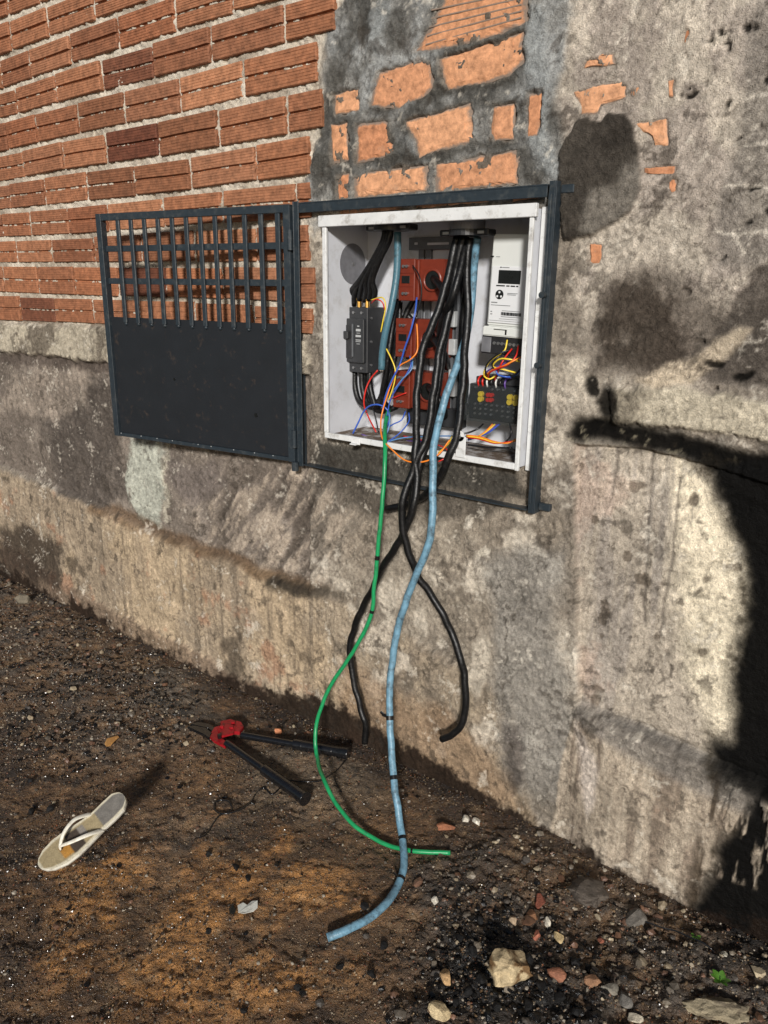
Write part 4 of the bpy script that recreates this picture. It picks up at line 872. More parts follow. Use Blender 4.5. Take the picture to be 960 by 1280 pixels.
# mounting rails
rail = empty('mounting_frame', WP(545, 500, .15), 'grey slotted steel mounting frame behind the red blocks', 'mounting frame')
pbox('cross_rail', 'rail_grey', rail, 511, 296, 572, 312, .137, .1545)
for l, r in ((521, 527), (530, 536)): pbox('upright_rail', 'rail_grey', rail, l, 300, r, 512, .142, .1368+.0175)
for l, r in ((562, 566), (569, 572), (576, 579)): pbox('upright_rail', 'rail_grey', rail, l, 330, r, 530, .138, .1542)
pbox('slot', 'box_paint', rail, 534, 303, 561, 306, .1355, .1368); pbox('slot', 'box_paint', rail, 518, 303, 522, 306, .1355, .1368)
for b in (405, 440, 478, 492): pbox('busbar_link', 'light_print', rail, 560, b-16, 568, b+4, .118, .137, .002)
pbox('lower_block', 'grey_plastic', rail, 508, 512, 552, 532, .11, .154, .002); pbox('lower_block', 'grey_plastic', rail, 553, 512, 574, 535, .11, .154, .002)
# circuit breaker
bk = WP(451, 470, .06)
brk = empty('circuit_breaker', (bk[0], .06, bk[2]), 'dark grey moulded three-pole breaker at the left of the box', 'circuit breaker')
bY = .065
o, (bx0, bx1, bz0, bz1) = pbox('housing', 'grey_plastic', brk, 426, 384, 459, 465, bY, .153, .002)
bz = bz1-bz0; bw = bx1-bx0
box('raised_face', M['grey_plastic'], brk, bx0-.002, bx1-.004, bY-.014, bY-.0003, bz0+bz*.16, bz1-bz*.17, .002)
box('toggle_recess', M['black_plastic'], brk, bx0+bw*.06, bx0+bw*.55, bY-.017, bY-.0143, bz0+bz*.22, bz1-bz*.27, .001)
box('toggle', M['grey_plastic'], brk, bx0+bw*.1, bx0+bw*.48, bY-.030, bY-.0173, bz0+bz*.52, bz0+bz*.64, .002)
box('recess_edge', M['light_print'], brk, bx0+bw*.02, bx0+bw*.3, bY-.018, bY-.0172, bz1-bz*.26, bz1-bz*.245)
box('recess_edge', M['rail_grey'], brk, bx0+bw*.56, bx0+bw*.60, bY-.018, bY-.0143, bz0+bz*.25, bz1-bz*.25)
yy_ = bY-.0155
for fz, hw, hh in ((.72, .03, .008), (.66, .07, .018), (.615, .05, .004), (.57, .08, .016), (.51, .08, .006), (.485, .08, .004), (.45, .05, .004)):
    box('print_mark', M['light_print'], brk, bx0+bw*(.78-hw*1.2), bx0+bw*(.78+hw*1.2), yy_, yy_+.0012, bz0+bz*(fz-hh), bz0+bz*(fz+hh))
for k in range(3):
    xc = bx0+bw*(.2+.3*k)
    disc('screw', M['steel'], brk, (xc, bY-.004, bz1-bz*.08), (xc, bY-.0003, bz1-bz*.08), .0045, 10)
    disc('screw', M['steel'], brk, (xc, bY-.004, bz0+bz*.07), (xc, bY-.0003, bz0+bz*.07), .0045, 10)
    bm = bmesh.new(); cyl(bm, (xc+.004, bY+.022, bz1+.0003), (xc+.004, bY+.022, bz1+.022), .0075, 10); cyl(bm, (xc+.004, bY+.022, bz1+.022), (xc+.004, bY+.022, bz1+.028), .010, 10); from_bm('lug', bm, M['brass'], brk)
    disc('screw', M['steel'], brk, (bx1+.0002, bY+.02, bz0+bz*(.12+.36*k)), (bx1+.0035, bY+.02, bz0+bz*(.12+.36*k)), .004, 8)
# current transformers
def ct(l, t_, r, b, label):
    z_ = WP((l+r)/2, b, .07)[2]; e = empty('current_transformer', (WP((l+r)/2, b, .07)[0], .07, z_), label, 'current transformer', 'current transformers stacked in the box')
    o, (x0, x1, z0, z1) = pbox('body', 'ct_red', e, l, t_, r, b, .075, .140, .003, 2)
    W = x1-x0; H = z1-z0
    box('terminal_face', M['ct_red'], e, x0-.002, x0+W*.38, .058, .0747, z0-.001, z1+.001, .002)
    box('ridge', M['ct_red'], e, x0+W*.38+.0004, x0+W*.44, .066, .0747, z0+.002, z1-.002, .0015)
    box('groove', M['ct_dark'], e, x0, x0+W*.36, .0568, .0578, z0+H*.66, z0+H*.675); box('groove', M['ct_dark'], e, x0, x0+W*.36, .0568, .0578, z0+H*.33, z0+H*.345)
    box('socket', M['black_print'], e, x0+W*.07, x0+W*.27, .0555, .0578, z0+H*.42, z0+H*.60, .001)
    for fz in (.83, .17):
        for fx in (.12, .2):
            disc('terminal_screw', M['steel'], e, (x0+W*fx, .052, z0+H*fz), (x0+W*fx, .0578, z0+H*fz), .0045, 8)
    bm = bmesh.new(); cyl(bm, (x0+W*.74, .0735, z0+H*.5), (x0+W*.74, .0748, z0+H*.5), .027, 24); from_bm('window', bm, M['black_print'], e)
    bm = bmesh.new(); m_ = 24
    for i in range(m_):
        a0, a1 = 2*math.pi*i/m_, 2*math.pi*(i+1)/m_; P = lambda a, rr, y_: (x0+W*.74+math.cos(a)*rr, y_, z0+H*.5+math.sin(a)*rr)
        q = [bm.verts.new(P(a0, .034, .0745)), bm.verts.new(P(a1, .034, .0745)), bm.verts.new(P(a1, .030, .066)), bm.verts.new(P(a0, .030, .066)), bm.verts.new(P(a1, .026, .072)), bm.verts.new(P(a0, .026, .072))]
        bm.faces.new((q[0], q[1], q[2], q[3])); bm.faces.new((q[3], q[2], q[4], q[5]))
    bmesh.ops.remove_doubles(bm, verts=bm.verts, dist=1e-5); bmesh.ops.recalc_face_normals(bm, faces=bm.faces); from_bm('collar', bm, M['ct_red'], e, True)
ct(503, 324, 555, 376, 'top one of the three red transformer blocks')
ct(499, 399, 551, 447, 'middle one of the three red transformer blocks')
ct(496, 465, 549, 511, 'lowest of the three red transformer blocks, with a red wire')
# electricity meter: a shallow housing tilted with its mounting, drawn in its own frame
mY = .045
mt_ = empty('electricity_meter', WP(625, 405, mY), 'white electronic electricity meter with a black display, upper right in the box', 'electricity meter')
TL, TR, BR_, BL_ = WP(620, 291, mY), WP(657, 294, mY), WP(648, 412, mY), WP(605, 405, mY)
mx0, mx1 = WP(611, 350, mY)[0], WP(660, 350, mY)[0]; mz1, mz0 = (TL[2]+TR[2])/2, (BL_[2]+BR_[2])/2
mx1 = min(mx1, BX1-.012); mw, mh_ = mx1-mx0, mz1-mz0
print('meter', mx0, mx1, mz0, mz1)
box('housing', M['meter_plastic'], mt_, mx0, mx1, mY, .150, mz0, mz1, .004, 2)
box('face_plate', M['meter_face'], mt_, mx0+.006, mx1-.004, mY-.004, mY-.0003, mz0+.01, mz0+mh_*.66, .001)
def mp(u0, u1, v0, v1, name, mat, par=None, y_=None):
    y_ = mY-.0052 if y_ is None else y_
    return box(name, M[mat], par or mt_, mx0+mw*u0, mx0+mw*u1, y_, y_+.0011, mz0+mh_*v0, mz0+mh_*v1)
mp(.24, .80, .475, .62, 'display', 'black_print')
for k, (a, b) in enumerate(((.20, .42), (.46, .54), (.57, .68), (.71, .76))): mp(a, b, .445, .458, 'button_strip', 'black_print')
mp(.27, .30, .643, .655, 'print_mark', 'black_print'); mp(.32, .50, .645, .652, 'print_line', 'grey_print')
mp(-.02, .06, .755, .77, 'indicator', 'black_print', y_=mY-.0012); mp(.12, .22, .758, .764, 'print_line', 'grey_print', y_=mY-.0012)
ec = (mx0+mw*.30, mz0+mh_*.355); disc('emblem', M['black_print'], mt_, (ec[0], mY-.0052, ec[1]), (ec[0], mY-.0041, ec[1]), .0125, 20)
for dx, dz in ((0, .006), (-.006, -.005), (.006, -.005)): disc('emblem_dot', M['meter_face'], mt_, (ec[0]+dx, mY-.0060, ec[1]+dz), (ec[0]+dx, mY-.0053, ec[1]+dz), .0030, 10)
mp(.50, .76, .37, .376, 'print_line', 'grey_print'); mp(.50, .72, .355, .361, 'print_line', 'grey_print')
mp(.10, .26, .262, .272, 'print_line', 'grey_print'); mp(.10, .60, .235, .241, 'print_line', 'grey_print')
mp(.40, .86, .178, .183, 'print_line', 'grey_print')
bm = bmesh.new(); u = .38
while u < .88:
    wd = rnd.choice((.006, .01, .014)); abox(bm, mx0+mw*u, mx0+mw*(u+wd), mY-.0052, mY-.0041, mz0+mh_*.130, mz0+mh_*.165); u += wd+rnd.choice((.006, .010))
from_bm('barcode', bm, M['grey_plastic'], mt_)
mp(.38, .86, .112, .118, 'print_line', 'grey_print'); mp(.34, .80, .088, .092, 'print_line', 'grey_print'); mp(.08, .90, .066, .069, 'print_line', 'grey_print')
mp(.10, .14, .160, .170, 'print_mark', 'grey_print'); mp(.10, .15, .132, .142, 'print_mark', 'grey_print')
box('terminal_cover', M['meter_plastic'], mt_, mx0-.006, mx1+.000, mY-.010, .148, mz0-.026, mz0-.0004, .003, 2)
box('cover_slot', M['black_print'], mt_, mx0+mw*.55, mx0+mw*.59, mY-.0112, mY-.0102, mz0-.020, mz0-.006); box('cover_slot', M['black_print'], mt_, mx0+mw*.25, mx0+mw*.55, mY-.0112, mY-.0102, mz0-.008, mz0-.006)
box('terminal_block', M['black_plastic'], mt_, mx0-.010, mx1, mY-.004, .140, mz0-.075, mz0-.0265, .002)
box('clear_window', M['knockout'], mt_, mx0-.008, mx0+.022, mY-.0075, mY-.0043, mz0-.072, mz0-.030, .001)
for k in range(7): disc('terminal', M['steel'], mt_, (mx0+.032+k*.0125, mY-.007, mz0-.045), (mx0+.032+k*.0125, mY-.0043, mz0-.045), .0045, 10)
mt_.rotation_euler = (0, math.radians(1.8), 0)
# test block
tY = .03
tbk = empty('fuse_block', WP(617, 530, tY), 'black fuse block with yellow and red plugs at the lower right', 'fuse block')
o, (tx0, tx1, tz0, tz1) = pbox('base', 'black_plastic', tbk, 586, 482, 653, 527, tY+.012, .152, .003)
tx1b = min(tx1, BX1-.012)
box('deck', M['grey_plastic'], tbk, tx0+.012, tx1b-.01, tY+.026, .150, tz1+.0004, tz1+.020, .002)
box('inner_board', M['black_plastic'], tbk, tx0+.004, tx1b-.003, tY+.008, tY+.0117, tz0+.004, tz1-.004, .001)
for u, cc_, n_ in ((.26, 'w_yellow', 1), (.40, 'w_red', 2), (.80, 'w_yellow', 1), (.91, 'w_yellow', 1)):
    for dz in (.60, .74):
        for q in range(n_): disc('plug', M[cc_], tbk, (tx0+(tx1b-tx0)*(u+q*.06), tY-.002, tz0+(tz1-tz0)*dz), (tx0+(tx1b-tx0)*(u+q*.06), tY+.0078, tz0+(tz1-tz0)*dz), .0082 if n_ == 1 else .006, 10)
for r_, dz in enumerate((.18, .32, .45, .90)):
    for k in range(8):
        if rnd.random() < .85: disc('screw', M['steel'], tbk, (tx0+(tx1b-tx0)*(.14+.105*k), tY+.003, tz0+(tz1-tz0)*dz+rnd.uniform(-.002, .002)), (tx0+(tx1b-tx0)*(.14+.105*k), tY+.0078, tz0+(tz1-tz0)*dz), .0032, 8)
box('cover', M['clear'], tbk, tx0-.002, tx1b, tY-.014, tY-.0115, tz0-.002, tz1+.002, .001)
box('cover_clip', M['black_plastic'], tbk, tx0-.018, tx0+.008, tY-.012, tY+.004, tz0+.010, tz0+.045, .004)
box('clip_label', M['light_print'], tbk, tx0-.012, tx0-.001, tY-.0135, tY-.0122, tz0+.014, tz0+.030)
# gland brackets under the top
def gland(cx, cy, wpx, label, collar):
    p = WP(cx, cy, .05); e = empty('cable_gland', (p[0], .05, BZ1-.03), label, 'cable gland'); W = wpx/FPX*2.4
    bm = bmesh.new(); zt = BZ1-.0050; ch = .012 if collar == 'black_plastic' else .034
    for i in range(2):
        obox(bm, (p[0]+(-1 if i == 0 else 1)*W*.42, .04, zt-ch-.008), (W*.17, .022, .0085), bev=.003)
    cyl(bm, (p[0], .04, zt-ch-.016), (p[0], .04, zt-ch), W*.38, 28); from_bm('flange', bm, M['black_plastic'], e)
    disc('collar', M[collar], e, (p[0], .04, zt-ch+.0003), (p[0], .04, zt-.0002), W*.36, 28)
    for sgn in (-1, 1):
        box('eye_label', M['light_print'], e, p[0]+sgn*W*.42-.010, p[0]+sgn*W*.42+.010, .0165, .0177, zt-ch-.012, zt-ch-.005)
    return p
g1p = gland(492, 285, 56, 'black cable gland with two ears at the top left of the box', 'black_plastic')
g2p = gland(587, 283, 54, 'cable gland with grey threaded collar at the top middle of the box', 'knockout')
# =================================================================== CABLES
BLK, CB = M['black_cable'], 'cable'
def end_core(C, r, parent, at_end=True):
    a, b = (C[-1], C[-2]) if at_end else (C[0], C[1]); d = (a-b)/np.linalg.norm(a-b)
    for k in range(4):
        v = np.cross(d, [0, 0, 1.]) if abs(d[2]) < .9 else np.array([1., 0, 0]); v /= np.linalg.norm(v); u2 = np.cross(d, v)
        q = a+(v*math.cos(k*1.57)+u2*math.sin(k*1.57))*r*.42
        bm = bmesh.new(); cyl(bm, q-d*.001, q+d*.004, r*.36, 8); from_bm('copper_core', bm, M['copper'], parent)
# six tails into the breaker
tops = [(437, 376), (442, 379), (449, 372), (456, 374), (461, 372), (467, 371)]
wh = ['first', 'second', 'third', 'fourth', 'fifth', 'sixth']
for k, (a, b) in enumerate(tops):
    sp = k*1.6
    tube('breaker_tail', [(481+sp, 284, .05), (479+sp, 300, .045+.004*(k % 2)), (466+sp*1.1, 325, .05), (450+sp*1.6+(3 if k > 3 else 0), 350, .06+.003*(k % 2)), (a+2, 364, .075), (a, b+3, .085)], .0088, BLK,
         f'short glossy black cable from the left gland to the breaker, {wh[k]} from the left', CB, 'black tails above the breaker')
# U loops below the breaker to the transformers
for k, (a, tx, ty) in enumerate(((443, 508, 488), (452, 516, 430), (462, 522, 372), (456, 534, 498))):
    if k < 3: L = [(a, 464, .09), (a+1, 485, .088), (a+8, 503+k*2, .085), (472+k*3, 508-k*8, .09), (484+k*3, 480-k*10, .1), (492+k*3, 440-k*8, .11), (504+k*2, 400-k*4, .125), (tx+3, ty-40+k*14, .145)]
    else: L = [(a, 464, .1), (a, 490, .1), (470, 512, .095), (490, 511, .1), (508, 500, .13), (534, 495, .145)]
    tube('loop_cable', L, .0098, BLK, f'black cable looping under the breaker, {["outermost", "middle", "innermost", "lowest"][k]} one of the loops', CB, 'black loops under the breaker')
tube('side_cable', [(498, 375, .12), (492, 400, .09), (486, 440, .07), (482, 470, .07), (478, 498, .08), (488, 512, .1)], .0098, BLK, 'black cable running down close behind the short blue cable', CB)
tube('side_cable', [(500, 378, .13), (498, 420, .11), (492, 455, .1), (486, 490, .1)], .0085, BLK, 'black cable squeezed between blue cable and the red blocks', CB)
for (a, b, q) in ((546, 352, 'top'), (543, 425, 'middle'), (540, 488, 'lowest')):
    tube('window_cable', [(a-4, b-4, .078), (a, b, .05), (a+8, b+10, .03), (a+14, b+22, .05), (a+16, b+34, .12)], .0105, BLK, f'stub of black cable through the {q} red block', CB)
# the long hanging black ones
o, C = tube('hanging_cable', [(572, 296, .05), (562, 340, .03), (548, 385, .0), (532, 430, -.03), (524, 470, -.05), (520, 520, -.075), (520, 570, -.09), (521, 600, -.10), (518, 628, -.115), (508, 660, -.12), (488, 695, -.11), (466, 735, -.09), (446, 775, -.08), (438, 810, -.08), (441, 850, -.085), (451, 888, -.09), (457, 905, -.09), (456, 929, -.09)], .0112, BLK,
     'long black cable that crosses left and ends above the ground', CB, n=14, wob=.0035); end_core(C, .0112, o)
o, C = tube('hanging_cable', [(580, 296, .05), (568, 350, .04), (557, 410, .01), (548, 455, -.02), (541, 500, -.045), (531, 550, -.075), (516, 590, -.10), (505, 620, -.125), (503, 650, -.13), (509, 685, -.12), (522, 715, -.10), (545, 755, -.08), (563, 790, -.07), (577, 830, -.07), (583, 868, -.07), (578, 900, -.075), (566, 917, -.08), (552, 924, -.085)], .0112, BLK,
     'long black cable that swings right and hooks back at its cut end', CB, n=14, wob=.0035); end_core(C, .0112, o)
tube('hanging_cable', [(588, 298, .06), (584, 345, .05), (584, 400, .03), (582, 450, .0), (577, 500, -.03), (570, 545, -.06), (556, 585, -.07), (535, 615, -.06), (512, 630, -.045), (484, 636, -.04)], .0112, BLK,
     'black cable curling under the box to a short stub behind the green cable', CB, n=14, wob=.0035)
tube('hanging_cable', [(578, 298, .07), (570, 345, .07), (560, 400, .06), (553, 450, .02), (545, 500, -.02), (536, 545, -.055), (526, 580, -.085), (517, 610, -.095), (514, 640, -.10), (504, 668, -.105)], .0105, BLK,
     'black cable in the middle of the twisted bundle under the box', CB, n=12, wob=.002)
tube('inner_cable', [(592, 298, .08), (588, 340, .09), (580, 390, .08), (579, 440, .06), (582, 480, .09), (578, 510, .12)], .0105, BLK, 'black cable staying inside the box right of the red blocks', CB, n=12)
tube('inner_cable', [(583, 298, .07), (577, 330, .03), (566, 370, .0), (553, 400, .03), (549, 424, .06)], .0105, BLK, 'black cable curving from the middle gland into the middle red block', CB, n=12)
# blue
blueL = P3([(597, 297, .07), (593, 335, .085), (589, 380, .085), (583, 420, .06), (574, 450, .02), (562, 482, -.02), (550, 520, -.055), (543, 555, -.09), (541, 600, -.12), (541, 640, -.14), (537, 675, -.15), (524, 712, -.155), (508, 750, -.16), (496, 790, -.165), (490, 830, -.18), (487, 870, -.20), (487, 910, -.225), (490, 950, -.26), (494, 990, -.30)])+[GP(500, 1030, .06), GP(504, 1060, .03), gpt(504, 1085, .018), gpt(496, 1110, .012), gpt(478, 1134, .012), gpt(452, 1153, .011), gpt(430, 1164, .011), gpt(409, 1172, .011)]
o, C = tube('blue_cable', blueL, .0108, M['blue_cable'], 'long scuffed light blue cable hanging from the box to the ground', CB, n=16, wob=.0018, raw=True)
def band(C, parent, a, b, r, ln, tail=None):
    pr = np.array([PX(q) for q in C]); i = int(np.argmin(np.hypot(pr[:, 0]-a, pr[:, 1]-b))); i = max(1, min(len(C)-2, i)); d = C[i+1]-C[i-1]; d /= np.linalg.norm(d)
    bm = bmesh.new(); cyl(bm, C[i]-d*ln/2, C[i]+d*ln/2, r, 16)
    if tail is not None:
        q = C[i]; v = np.array(tail); obox(bm, q+v*.5, (np.linalg.norm(v)/2, .0015, ln*.4), v/np.linalg.norm(v), np.cross(v/np.linalg.norm(v), Z_), Z_, .0005)
        obox(bm, q+v*1.0+Z_*.004, (.006, .0012, ln*.4), (v/np.linalg.norm(v)+Z_*.5)/1.118, Y_, np.cross((v/np.linalg.norm(v)+Z_*.5)/1.118, Y_), .0005)
    from_bm('tape_band', bm, M['tape'], parent)
band(C, o, 487, 897, .0122, .013, (-.026, -.006, .004)); band(C, o, 490, 972, .0122, .012); band(C, o, 503, 1048, .0120, .010); band(C, o, 503, 1098, .0120, .008, (-.018, 0, .0))
o, C = tube('short_blue_cable', [(497, 290, .05), (497, 320, .05), (495, 350, .045), (489, 385, .03), (482, 415, .02), (478, 440, .02), (477, 462, .02)], .0108, M['teal_cable'], 'short dirty blue cable cut off beside the breaker', CB, n=14); end_core(C, .009, o)
# green
greenL = P3([(486, 512, .06), (482, 530, .0), (481, 545, -.05), (481, 575, -.09), (480, 610, -.11), (476, 650, -.125), (471, 700, -.13), (468, 735, -.135), (464, 768, -.14), (450, 800, -.15), (430, 832, -.16), (411, 862, -.18), (400, 888, -.2), (394, 915, -.22), (396, 945, -.25)])+[GP(405, 975, .09), GP(418, 1002, .055), GP(438, 1027, .03), gpt(462, 1045, .016), gpt(490, 1058, .012), gpt(520, 1064, .010), gpt(563, 1066, .008)]
o, C = tube('green_cable', greenL, .0066, M['green_cable'], 'thin green cable that bows out left and ends on the ground', CB, n=12, wob=.0015, raw=True)
band(C, o, 470, 698, .0074, .014); band(C, o, 466, 763, .0074, .010); band(C, o, 513, 1063, .0072, .006)
# thin wires
def wire(L, c_, label, r=.0021): tube('wire', L, r, M['w_'+c_], label, 'wire', n=7, step=.008)
wire([(521, 372, .05), (519, 390, .03), (513, 415, .02), (506, 435, .02), (500, 455, .02), (490, 475, .01), (482, 495, .01), (478, 515, .01)], 'blue', 'blue wire dropping from the top red block past the middle one', .0028)
wire([(512, 445, .05), (514, 455, .04), (508, 468, .03), (498, 482, .02), (488, 500, .02), (484, 520, .02)], 'blue', 'blue wire leaving the bottom of the middle red block')
wire([(516, 447, .05), (514, 462, .035), (502, 475, .02), (492, 488, .02)], 'lightblue', 'pale blue wire beside the middle red block')
wire([(516, 332, .05), (524, 345, .03), (527, 365, .03), (522, 390, .03), (518, 402, .05)], 'black', 'thin black wire linking the top and middle red blocks')
wire([(521, 405, .05), (522, 425, .04), (521, 440, .03), (512, 450, .02), (499, 458, .02), (491, 475, .015), (484, 495, .01), (478, 515, .0), (476, 530, -.02), (478, 548, -.055), (490, 562, -.08), (508, 576, -.09), (530, 577, -.09), (548, 568, -.07), (562, 550, -.05)], 'orange', 'long orange wire sagging in a bow under the box rim', .0024)
wire([(464, 375, .07), (478, 372, .05), (482, 383, .05), (479, 400, .05), (476, 415, .05)], 'yellow', 'yellow wire arching over the breaker top')
wire([(483, 436, .02), (489, 448, .02), (494, 462, .02), (493, 478, .02), (486, 500, .015)], 'yellow', 'yellow wire running down right of the short blue cable')
wire([(464, 379, .06), (470, 374, .05), (478, 378, .05), (481, 388, .06)], 'red', 'small red wire loop at the breaker top')
wire([(472, 463, .06), (463, 474, .06), (457, 488, .05), (455, 505, .05), (460, 520, .06), (470, 540, .03)], 'red', 'red wire curving down below the breaker', .0026)
wire([(486, 500, .05), (495, 496, .05), (508, 491, .05)], 'red', 'short red wire plugged into the lowest red block')
wire([(441, 542, .0), (448, 528, .01), (455, 514, .02), (463, 507, .02), (474, 506, .02), (484, 512, .03), (487, 524, .03), (480, 542, .02)], 'blue', 'blue wire making a wide arch at the lower left of the box', .0028)
wire([(486, 515, .03), (487, 530, .02), (481, 548, .0), (473, 557, -.04)], 'lightblue', 'pale blue wire hanging over the bottom rim')
wire([(507, 514, .05), (502, 525, .03), (492, 530, .02), (486, 534, .02)], 'blue', 'dark blue wire from the lowest red block, upper of two')
wire([(511, 516, .05), (511, 527, .03), (500, 541, .0), (485, 552, -.02), (476, 556, -.045)], 'blue', 'dark blue wire from the lowest red block, lower of two')
wire([(482, 553, -.02), (500, 548, .0), (520, 546, .02), (560, 545, .03), (600, 546, .04)], 'lightblue', 'pale blue wire lying along the bottom of the box')
wire([(466, 510, .06), (470, 525, .05), (473, 540, .04)], 'black', 'thin black wire at the lower left behind the blue arch')
wire([(504, 545, .03), (530, 551, .01), (556, 560, -.03), (560, 570, -.06), (548, 577, -.08)], 'red', 'red wire sagging beside the orange bow')
wire([(565, 545, .0), (560, 555, -.04), (548, 566, -.06)], 'yellow', 'short yellow wire behind the long blue cable')
wire([(452, 543, .02), (470, 548, .03), (500, 551, .04), (540, 552, .05)], 'violet', 'violet wire on the floor of the box at the left')
for k, c_ in enumerate(('orange', 'yellow', 'violet', 'blue')):
    wire([(616-k*1.2+k*4, 530, .05), (606+k*2, 540, .04), (596+k, 546, .04), (585, 547+k, .04)], c_, f'{c_} wire dropping from under the fuse block')
for k, c_ in enumerate(('orange', 'yellow', 'red')):
    wire([(583, 544+k*1.2, .02), (600, 546+k*1.5, .02), (618, 552+k, .015), (634, 554-k*.6, .02), (645, 549+k, .03)], c_, f'{c_} wire of the strands swinging along the bottom right of the box', .0023)
wire([(572, 543, .0), (585, 541, .02), (597, 536, .03), (604, 530, .05)], 'black', 'black wire sloping up to the left end of the fuse block', .0028)
wire([(585, 556, .03), (610, 559, .03), (640, 560, .04)], 'black', 'black wire lying on the floor at the lower right', .0028)
wire([(637, 529, .04), (639, 540, .03), (637, 547, .03), (632, 552, .03)], 'black', 'black wire hanging below the right end of the fuse block', .0026)
nest = [('yellow', [(634, 425, .03), (631, 438, .02), (622, 444, .01), (612, 452, .01), (606, 462, .01), (605, 470, .02), (612, 474, .03), (619, 470, .04)], 'yellow wire looping widest left between meter and fuse block'),
        ('black', [(640, 437, .03), (626, 441, .01), (613, 450, .005), (607, 459, .005), (608, 468, .02), (615, 472, .04)], 'black wire making the left loop between meter and fuse block'),
        ('black', [(636, 438, .03), (622, 447, .0), (615, 455, .0), (619, 462, .01), (632, 465, .02), (640, 470, .03)], 'black wire making the inner loop between meter and fuse block'),
        ('red', [(648, 432, .03), (645, 445, .01), (636, 455, -.0), (624, 460, -.0), (612, 466, .01), (610, 476, .04)], 'red wire crossing from upper right to lower left'),
        ('red', [(640, 436, .03), (632, 446, .01), (626, 456, .0), (622, 466, .02), (618, 476, .04)], 'red wire in the middle of the tangle by the meter'),
        ('yellow', [(650, 452, .02), (636, 449, .0), (624, 449, .0), (616, 458, .01), (630, 462, .01), (645, 466, .03)], 'yellow wire bending sharply in the meter tangle'),
        ('orange', [(652, 446, .02), (640, 452, .0), (628, 458, .0), (616, 462, .01), (606, 470, .03)], 'orange wire across the meter tangle'),
        ('blue', [(620, 461, .01), (622, 468, .01), (632, 471, .01), (642, 470, .03), (652, 462, .03)], 'blue wire curving under the meter tangle'),
        ('black', [(652, 458, .02), (648, 464, .02), (640, 470, .02), (630, 470, .03)], 'black wire at the right end of the meter tangle'),
        ('white', [(650, 449, .0), (653, 452, .0), (653, 458, .0)], 'stub of white wire at the right of the meter tangle'),
        ('violet', [(638, 448, .02), (628, 456, .02), (612, 462, .02), (606, 468, .03)], 'violet wire behind the meter tangle')]
for c_, L, lb in nest: wire(L, c_, lb, .0024)
wh7 = wh+['seventh']
for k, c_ in enumerate(('red', 'red', 'white', 'black', 'white', 'black', 'violet')):
    xx = tx0+.03+k*.0145; tube('wire', [(xx, tY+.05, tz1+.017), (xx+.001, tY+.02, tz1+.022), (xx+.002, tY+.005, tz1+.010), (xx+.002, tY+.010, tz1-.006)], .0028, M['w_'+c_], f'short {c_} wire end entering the top of the fuse block, {wh7[k]} from the left', 'wire', 'wire ends along the fuse block', n=7, step=.005, raw=True)

# =================================================================== BOLT CUTTER
bc = empty('bolt_cutter', gpt(285, 925), 'bolt cutter with red head and spread black handles lying on wet dirt', 'bolt cutter')
HZ = .022
A = gpt(283, 929, HZ); A1 = gpt(382, 999, .022); B0 = gpt(302, 919, HZ+.002); B1 = gpt(436, 942, .022)
def handle(p, q, nm, seedk):
    d = q-p; L = np.linalg.norm(d); n = 60
    tube(nm, [p+d*k/6 for k in range(7)], .009, M['tool_black'], parent=bc, raw=True, n=14, step=L/90, rfun=lambda t: (.0125 if t < .5 else (.0175+.0018*(1 if int(t*95) % 2 else 0)+.004*max(0, t-.9)*10)))
    return d/L
hA = handle(A, A1, 'handle', 0); hB = handle(B0, B1, 'handle', 1)
perp = lambda d: np.cross(Z_, d)
def plate(pts, z0, z1, name, mat, parent=bc):
    bm = bmesh.new(); P = [gpt(a, b, 0) for a, b in pts]; a_ = [bm.verts.new((q[0], q[1], q[2]*0+bcz+z1)) for q in P]; b_ = [bm.verts.new((q[0], q[1], bcz+z0)) for q in P]; n = len(P)
    bm.faces.new(a_); bm.faces.new(b_[::-1])
    for i in range(n): bm.faces.new((a_[i], b_[i], b_[(i+1) % n], a_[(i+1) % n]))
    bmesh.ops.recalc_face_normals(bm, faces=bm.faces); bmesh.ops.bevel(bm, geom=bm.edges[:], offset=.0015, segments=2, affect='EDGES'); return from_bm(name, bm, M[mat], parent)
bcz = float(gpt(285, 925)[2])
plate([(262, 926), (268, 917), (280, 914), (286, 922), (278, 930), (286, 936), (282, 942), (268, 934)], .014, .024, 'lever_plate', 'red_paint')
plate([(276, 912), (288, 908), (302, 911), (305, 918), (300, 925), (286, 923), (278, 918)], .016, .030, 'lever_plate', 'red_paint')
plate([(272, 920), (282, 915), (296, 917), (292, 927), (278, 930)], .025, .033, 'cheek_plate', 'red_paint')
for a, b in ((278, 920), (292, 915), (275, 932), (290, 921)):
    p = gpt(a, b, 0); disc('pivot_bolt', M['tool_black'] if a == 275 else M['red_paint'], bc, (p[0], p[1], bcz+.026), (p[0], p[1], bcz+.041), .0075, 6)
plate([(266, 924), (258, 918), (244, 912), (234, 913), (240, 918), (254, 924), (262, 929)], .012, .024, 'jaw', 'tool_black')
plate([(270, 918), (262, 912), (248, 908), (238, 910), (248, 913), (260, 918), (266, 921)], .0115, .023, 'jaw', 'tool_black')
